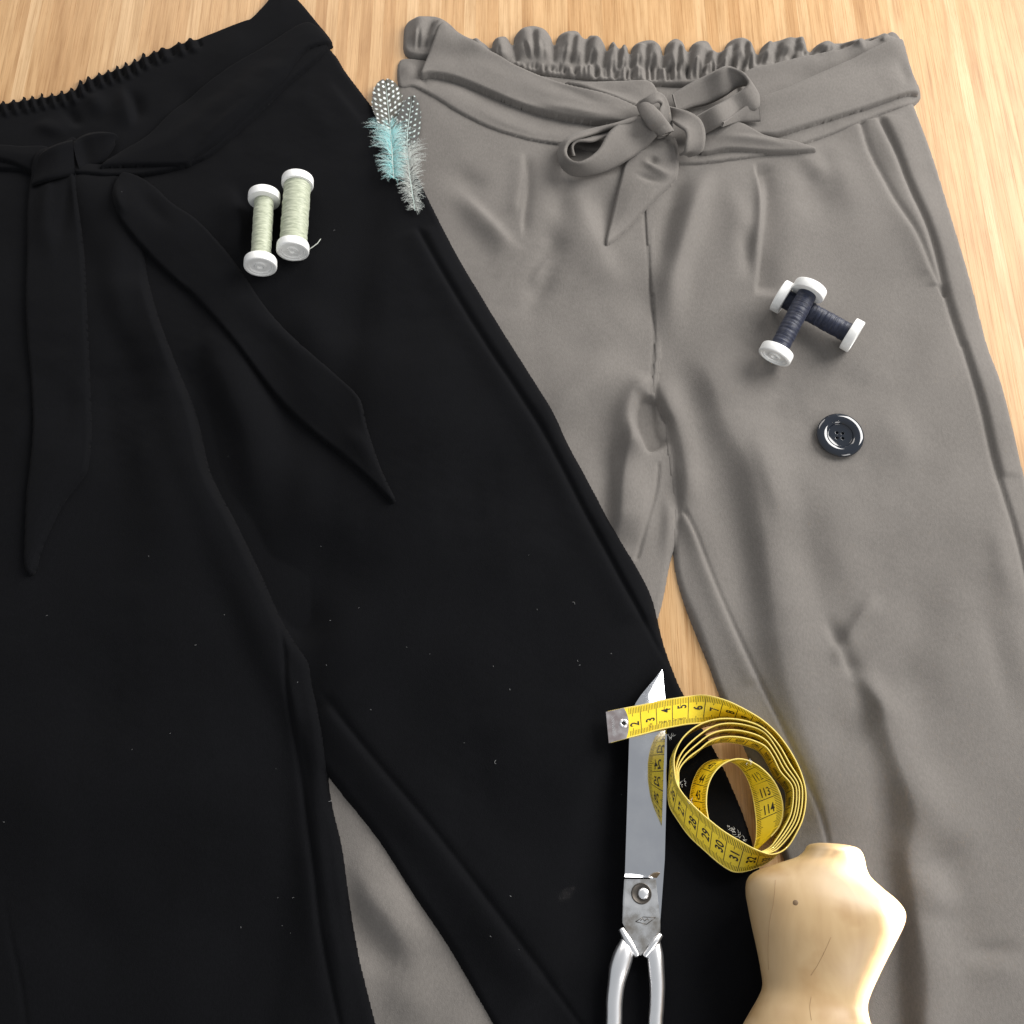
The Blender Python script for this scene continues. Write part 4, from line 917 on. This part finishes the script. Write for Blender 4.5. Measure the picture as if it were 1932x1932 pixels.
for row in tarr:
    u0, v0, u1, v1, dep, ex = row; zc = tg + 0.0245 + .0005
    a = P(u0, v0, zc); b = P(u1, v1, zc); c = (a+b)/2; hw = (b-a)/2
    for k in range(nA):
        th = 2*math.pi*k/nA; cs, sn = math.cos(th), math.sin(th)
        X = math.copysign(abs(cs)**(2/ex), cs); Zz = math.copysign(abs(sn)**(2/ex), sn)
        VT.append(c + hw*X + np.array([0, 0, dep/2*Zz*(0.98 if Zz < 0 else 1)]))
m = len(tarr)
for i in range(m-1):
    for k in range(nA): FT.append((i*nA+k, (i+1)*nA+k, (i+1)*nA+(k+1) % nA, i*nA+(k+1) % nA))
# rounded neck and base caps
def cap(i, dirv, depth, rev):
    ring = [i*nA+k for k in range(nA)]; c0 = sum(VT[q] for q in ring)/nA; last = ring
    for s_, d_ in [(.93, .45), (.82, .72), (.65, .88), (.4, .97), (.15, 1.0)]:
        new = []
        for q in ring: VT.append(c0 + (VT[q]-c0)*s_ + dirv*depth*d_); new.append(len(VT)-1)
        for k in range(nA):
            f = (last[k], last[(k+1) % nA], new[(k+1) % nA], new[k]); FT.append(f if not rev else f[::-1])
        last = new
    FT.append(tuple(last) if not rev else tuple(last[::-1]))
cap(0, np.array([-.03, .999, 0]), .0042, False); cap(m-1, np.array([0, -1.0, 0]), .003, True)
torso = mesh_obj('wooden_torso', VT, FT, M_TORSO)
bm = bmesh.new(); bm.from_mesh(torso.data); bmesh.ops.recalc_face_normals(bm, faces=bm.faces); bm.to_mesh(torso.data); bm.free()
tag(torso, 'small varnished wooden dress-form torso without arms, lying on the trousers', 'mannequin')
nk = bm_obj('wood_knot', lathe([(0, .00005), (.0012, .00004), (.0018, -.0003)], 20), plain('knot_brown', (0.16, 0.10, 0.05), 0.5)); 
# find torso surface height under the knot
def torso_hit(u, v):
    o_ = Vector((0, 0, CAMH)); d_ = (Vector(P(u, v, 0.0)) - o_).normalized()
    ok, loc, nor, _ = torso.ray_cast(o_, d_); return (loc, nor) if ok else (Vector(P(u, v, tg+.045)), Vector((0, 0, 1)))
bpy.context.view_layer.update()
loc, nor = torso_hit(1501, 1703); nk.location = loc + nor*.0001; nk.rotation_mode = 'QUATERNION'; nk.rotation_quaternion = nor.to_track_quat('Z', 'Y'); nk.parent = torso
M_CRACK = plain('wood_crack', (0.30, 0.19, 0.09), 0.7)
for line in ([(1463, 1660), (1460, 1700), (1452, 1740), (1449, 1790), (1450, 1830)], [(1568, 1768), (1556, 1795), (1542, 1822), (1530, 1840)], [(1531, 1880), (1528, 1900), (1531, 1925)]):
    pts = []
    for x_, y_ in catmull(line, 5):
        l_, n_ = torso_hit(x_, y_); pts.append(np.array(l_ + n_*.00002))
    a, b = tube_mesh(pts, .00013, 5); mesh_obj('crack', a, b, M_CRACK, torso)

# ------------------------------------------------------------------ feathers
def attr_mat(name, rough=0.7, transl=0.25):
    m, nt, b = newmat(name); a = N(nt, 'ShaderNodeAttribute'); a.attribute_name = 'Col'
    nt.links.new(a.outputs['Color'], b.inputs['Base Color']); b.inputs['Roughness'].default_value = rough; b.inputs['Sheen Weight'].default_value = 0.3
    return m
M_FEATHER = attr_mat('feather')
class Strip:
    def __init__(s): s.V, s.F, s.Cc = [], [], []
    def add(s, pts, w0, w1, cols):
        pts = np.asarray(pts); n = len(pts); T = np.gradient(pts, axis=0); k0 = len(s.V)
        for i in range(n):
            sd = np.cross(T[i], (0, 0, 1)); sd /= np.linalg.norm(sd)+1e-9; wdt = (w0 + (w1-w0)*i/(n-1))/2
            s.V += [pts[i]-sd*wdt, pts[i]+sd*wdt]; s.Cc += [cols[i], cols[i]]
        for i in range(n-1): a = k0+2*i; s.F.append((a, a+1, a+3, a+2))
    def build(s, name, parent=None):
        o = mesh_obj(name, s.V, s.F, M_FEATHER, parent, False); ca = o.data.color_attributes.new('Col', 'FLOAT_COLOR', 'POINT')
        ca.data.foreach_set('color', np.array([(*c, 1) for c in s.Cc], dtype=np.float32).ravel()); return o
def feather(label, tip, mid_, base, vane_w, vane_frac, fluff_len, fluff_cols, vane_col, dot_col, fl_n, z0, group, dot_r, fluff_lo=0.0):
    root = empty('feather', tuple(HP(*base, z0))); tag(root, label, 'feather', group)
    ax_ = catmull([base, mid_, tip], 30)
    A = np.array([HP(x_, y_, z0 + .0012) for x_, y_ in ax_]); A[:, 2] = smooth_arr(A[:, 2], 30) + .0006
    def put(o): o.parent = root; o.matrix_parent_inverse = Matrix.Translation(-root.location); return o
    nA_ = len(A); tl = np.cumsum(np.r_[0, np.linalg.norm(np.diff(A, axis=0), axis=1)]); Lf = tl[-1]; tl /= Lf
    def at(f): return np.array([np.interp(f, tl, A[:, q_]) for q_ in range(3)])
    rad = np.linspace(.0005, .0001, nA_); a, b = tube_mesh(A, rad, 6); qm = plain('quill', (0.55, 0.66, 0.62), 0.5); put(mesh_obj('quill', a, b, qm))
    # vane barbs
    vs = Strip(); nb_ = 150; f0 = 1 - vane_frac
    dots = []
    for r_ in range(16):
        for c_ in range(-4, 5): dots.append((r_*.0054 + (.0027 if c_ % 2 else 0) + random.uniform(-.0006, .0006), (c_+.5)*.0037 + random.uniform(-.0005, .0005)))
    for side in (-1, 1):
        for i in range(nb_):
            f = f0 + (1-f0)*i/nb_; p = at(f); t_ = at(min(1, f+.02)) - at(max(0, f-.02)); t_ /= np.linalg.norm(t_); sd = np.cross(t_, (0, 0, 1))*side
            g_ = (f-f0)/(1-f0); wv = vane_w*math.sqrt(max(0, 1-(max(0, g_-.35)/.66)**2.4))*min(1, .75+g_)*random.uniform(.94, 1.03)
            pts = []; cols = []
            for j in range(13):
                q_ = j/12; d_ = sd*wv*q_*(1-.55*g_**3) + t_*wv*(.75*q_+.25*q_*q_)*(1-.35*g_**3); pp = p + d_; pp[2] = p[2] + .0012*math.sin(q_*2.2) - .0006*q_; pts.append(pp)
                al = (f-f0)*Lf + np.dot(d_, t_); ac = side*wv*q_*(1-.55*g_**3)
                on = any((al-du)**2 + ((ac-dv)*1.25)**2 < dot_r**2 for du, dv in dots)
                cols.append(dot_col if on else tuple(c_*random.uniform(.8, 1.2) for c_ in vane_col))
            vs.add(pts, .00048, .00034, cols)
    put(vs.build('vane'))
    fs = Strip()
    for i in range(fl_n):
        f = fluff_lo + (f0 + .07 - fluff_lo)*random.random(); p = at(f); t_ = at(min(1, f+.03)) - at(max(0, f-.03)); t_ /= np.linalg.norm(t_); side = random.choice((-1, 1)); sd = np.cross(t_, (0, 0, 1))*side
        low = f < fluff_lo + .35*(f0+.14-fluff_lo)
        ang = random.uniform(-.9, 1.1) if low else random.uniform(.15, 1.25); ln = fluff_len*random.uniform(.55, 1.15)
        ln *= .5 + .6*min(1, (f-fluff_lo)/(f0-fluff_lo+.02)); cur = random.uniform(-.9, .9); rise = random.uniform(.0003, .0026); col = random.choice(fluff_cols); pts = []; q_ = p.copy(); hd = ang; cols = []
        for j in range(9):
            pts.append(q_ + np.array([0, 0, rise*math.sin(j/8*2.4)])); dv = sd*math.cos(hd) + t_*math.sin(hd); q_ = q_ + dv*ln/8; hd += cur/8 + random.uniform(-.16, .16)
            m_ = (j/8)**1.6*.6; cols.append(tuple(c_*(1-m_) + e_*m_ for c_, e_ in zip(col, (.56, .62, .60))))
        fs.add(pts, .00018, .00007, cols)
        for j in range(2, 9):
            for _ in range(3):
                hd2 = ang + cur*j/8 + random.choice((-1, 1))*random.uniform(.25, .8); dv = sd*math.cos(hd2) + t_*math.sin(hd2); l2 = ln*random.uniform(.05, .16)
                fs.add([pts[j], pts[j] + dv*l2*.5 + np.array([0, 0, .0003]), pts[j] + dv*l2], .00008, .00004, [cols[j]]*3)
    put(fs.build('down'))
    return root
TUR = [(0.20, 0.62, 0.64), (0.30, 0.72, 0.74), (0.42, 0.80, 0.80), (0.36, 0.60, 0.60), (0.50, 0.56, 0.54)]
GRY = [(0.45, 0.47, 0.44), (0.60, 0.62, 0.58), (0.34, 0.36, 0.34), (0.70, 0.72, 0.68)]
FGp = 'guinea fowl feathers'
feather('dark spotted feather with pale grey down, tucked beneath the turquoise one', (778, 184), (768, 280), (783, 398), .0100, .52, .0125, GRY, (0.055, 0.055, 0.05), (0.55, 0.66, 0.64), 460, .0008, FGp, .00090)
feather('turquoise-downed feather with large white spots, across the edge of the black trousers', (727, 154), (736, 240), (743, 338), .0128, .50, .0165, TUR, (0.075, 0.07, 0.055), (0.82, 0.90, 0.88), 620, .0030, FGp, .00115)

# ------------------------------------------------------------------ lint
ls = Strip()
def lint(u, v, ln, dz=0.0005, n=1, w=.0002):
    for _ in range(n):
        a = random.uniform(0, 6.28); p = HP(u + random.uniform(-2, 2)*(n > 1)*2, v + random.uniform(-2, 2)*(n > 1)*2, dz); pts = []; cu = random.uniform(-2, 2)
        for j in range(5): pts.append(p + np.array([math.cos(a), math.sin(a), .1*math.sin(j)])*ln*j/4); a += cu/4
        cv = random.uniform(.06, .22); ls.add(pts, w, w, [(cv, cv, cv)]*5)
for u, v, l in [(632, 434, .0012), (90, 1161, .0012), (367, 1217, .0012), (322, 1383, .0008), (936, 1441, .0022), (250, 1413, .0008), (562, 1286, .0008), (616, 1256, .0008), (1091, 1248, .0010), (1095, 1254, .001), (1014, 1151, .0008), (931, 1258, .0008), (676, 1147, .0007), (810, 1234, .0006), (767, 1220, .0006), (1154, 1234, .0008), (1080, 1136, .0022),
                (552, 1695, .001), (525, 1694, .0006), (6, 1550, .001), (962, 1690, .001), (924, 1766, .001), (281, 1050, .0007), (605, 1030, .0007), (622, 1171, .0008), (424, 1160, .0006), (700, 1340, .0008), (875, 1402, .0007), (961, 1300, .0008), (230, 362, .0008), (620, 1512, .0018), (454, 1751, .0008), (531, 1747, .0008)]: lint(u, v, l)
for _ in range(6): lint(random.uniform(20, 1180), random.uniform(620, 1900), random.uniform(.0003, .0007), w=.00012)
lo = ls.build('lint'); tag(lo, 'tiny pale lint specks scattered on the black trousers', 'lint', kind='stuff')
fz = Strip()
for (u, v, z_) in [(1416, 1436, tz+.019), (1384, 1567, tz+.005), (1392, 1575, tz+.005), (1400, 1584, tz+.004), (1378, 1562, tz+.006), (1266, 1391, sz+.012), (1288, 1478, tz+.016), (1300, 1512, tz+.02)]:
    for _ in range(7):
        p = P(u + random.uniform(-5, 5), v + random.uniform(-5, 5), z_); a = random.uniform(0, 6.28); cu = random.uniform(-3, 3); pts = []
        for j in range(6): pts.append(p.copy()); p = p + np.array([math.cos(a), math.sin(a), random.uniform(-.3, .3)])*.00042; a += cu/5
        fz.add(pts, .00012, .00007, [(.72, .72, .70)]*6)
fo = fz.build('lint'); tag(fo, 'white fluffy fibres caught on the yellow tape coil', 'lint', kind='stuff')
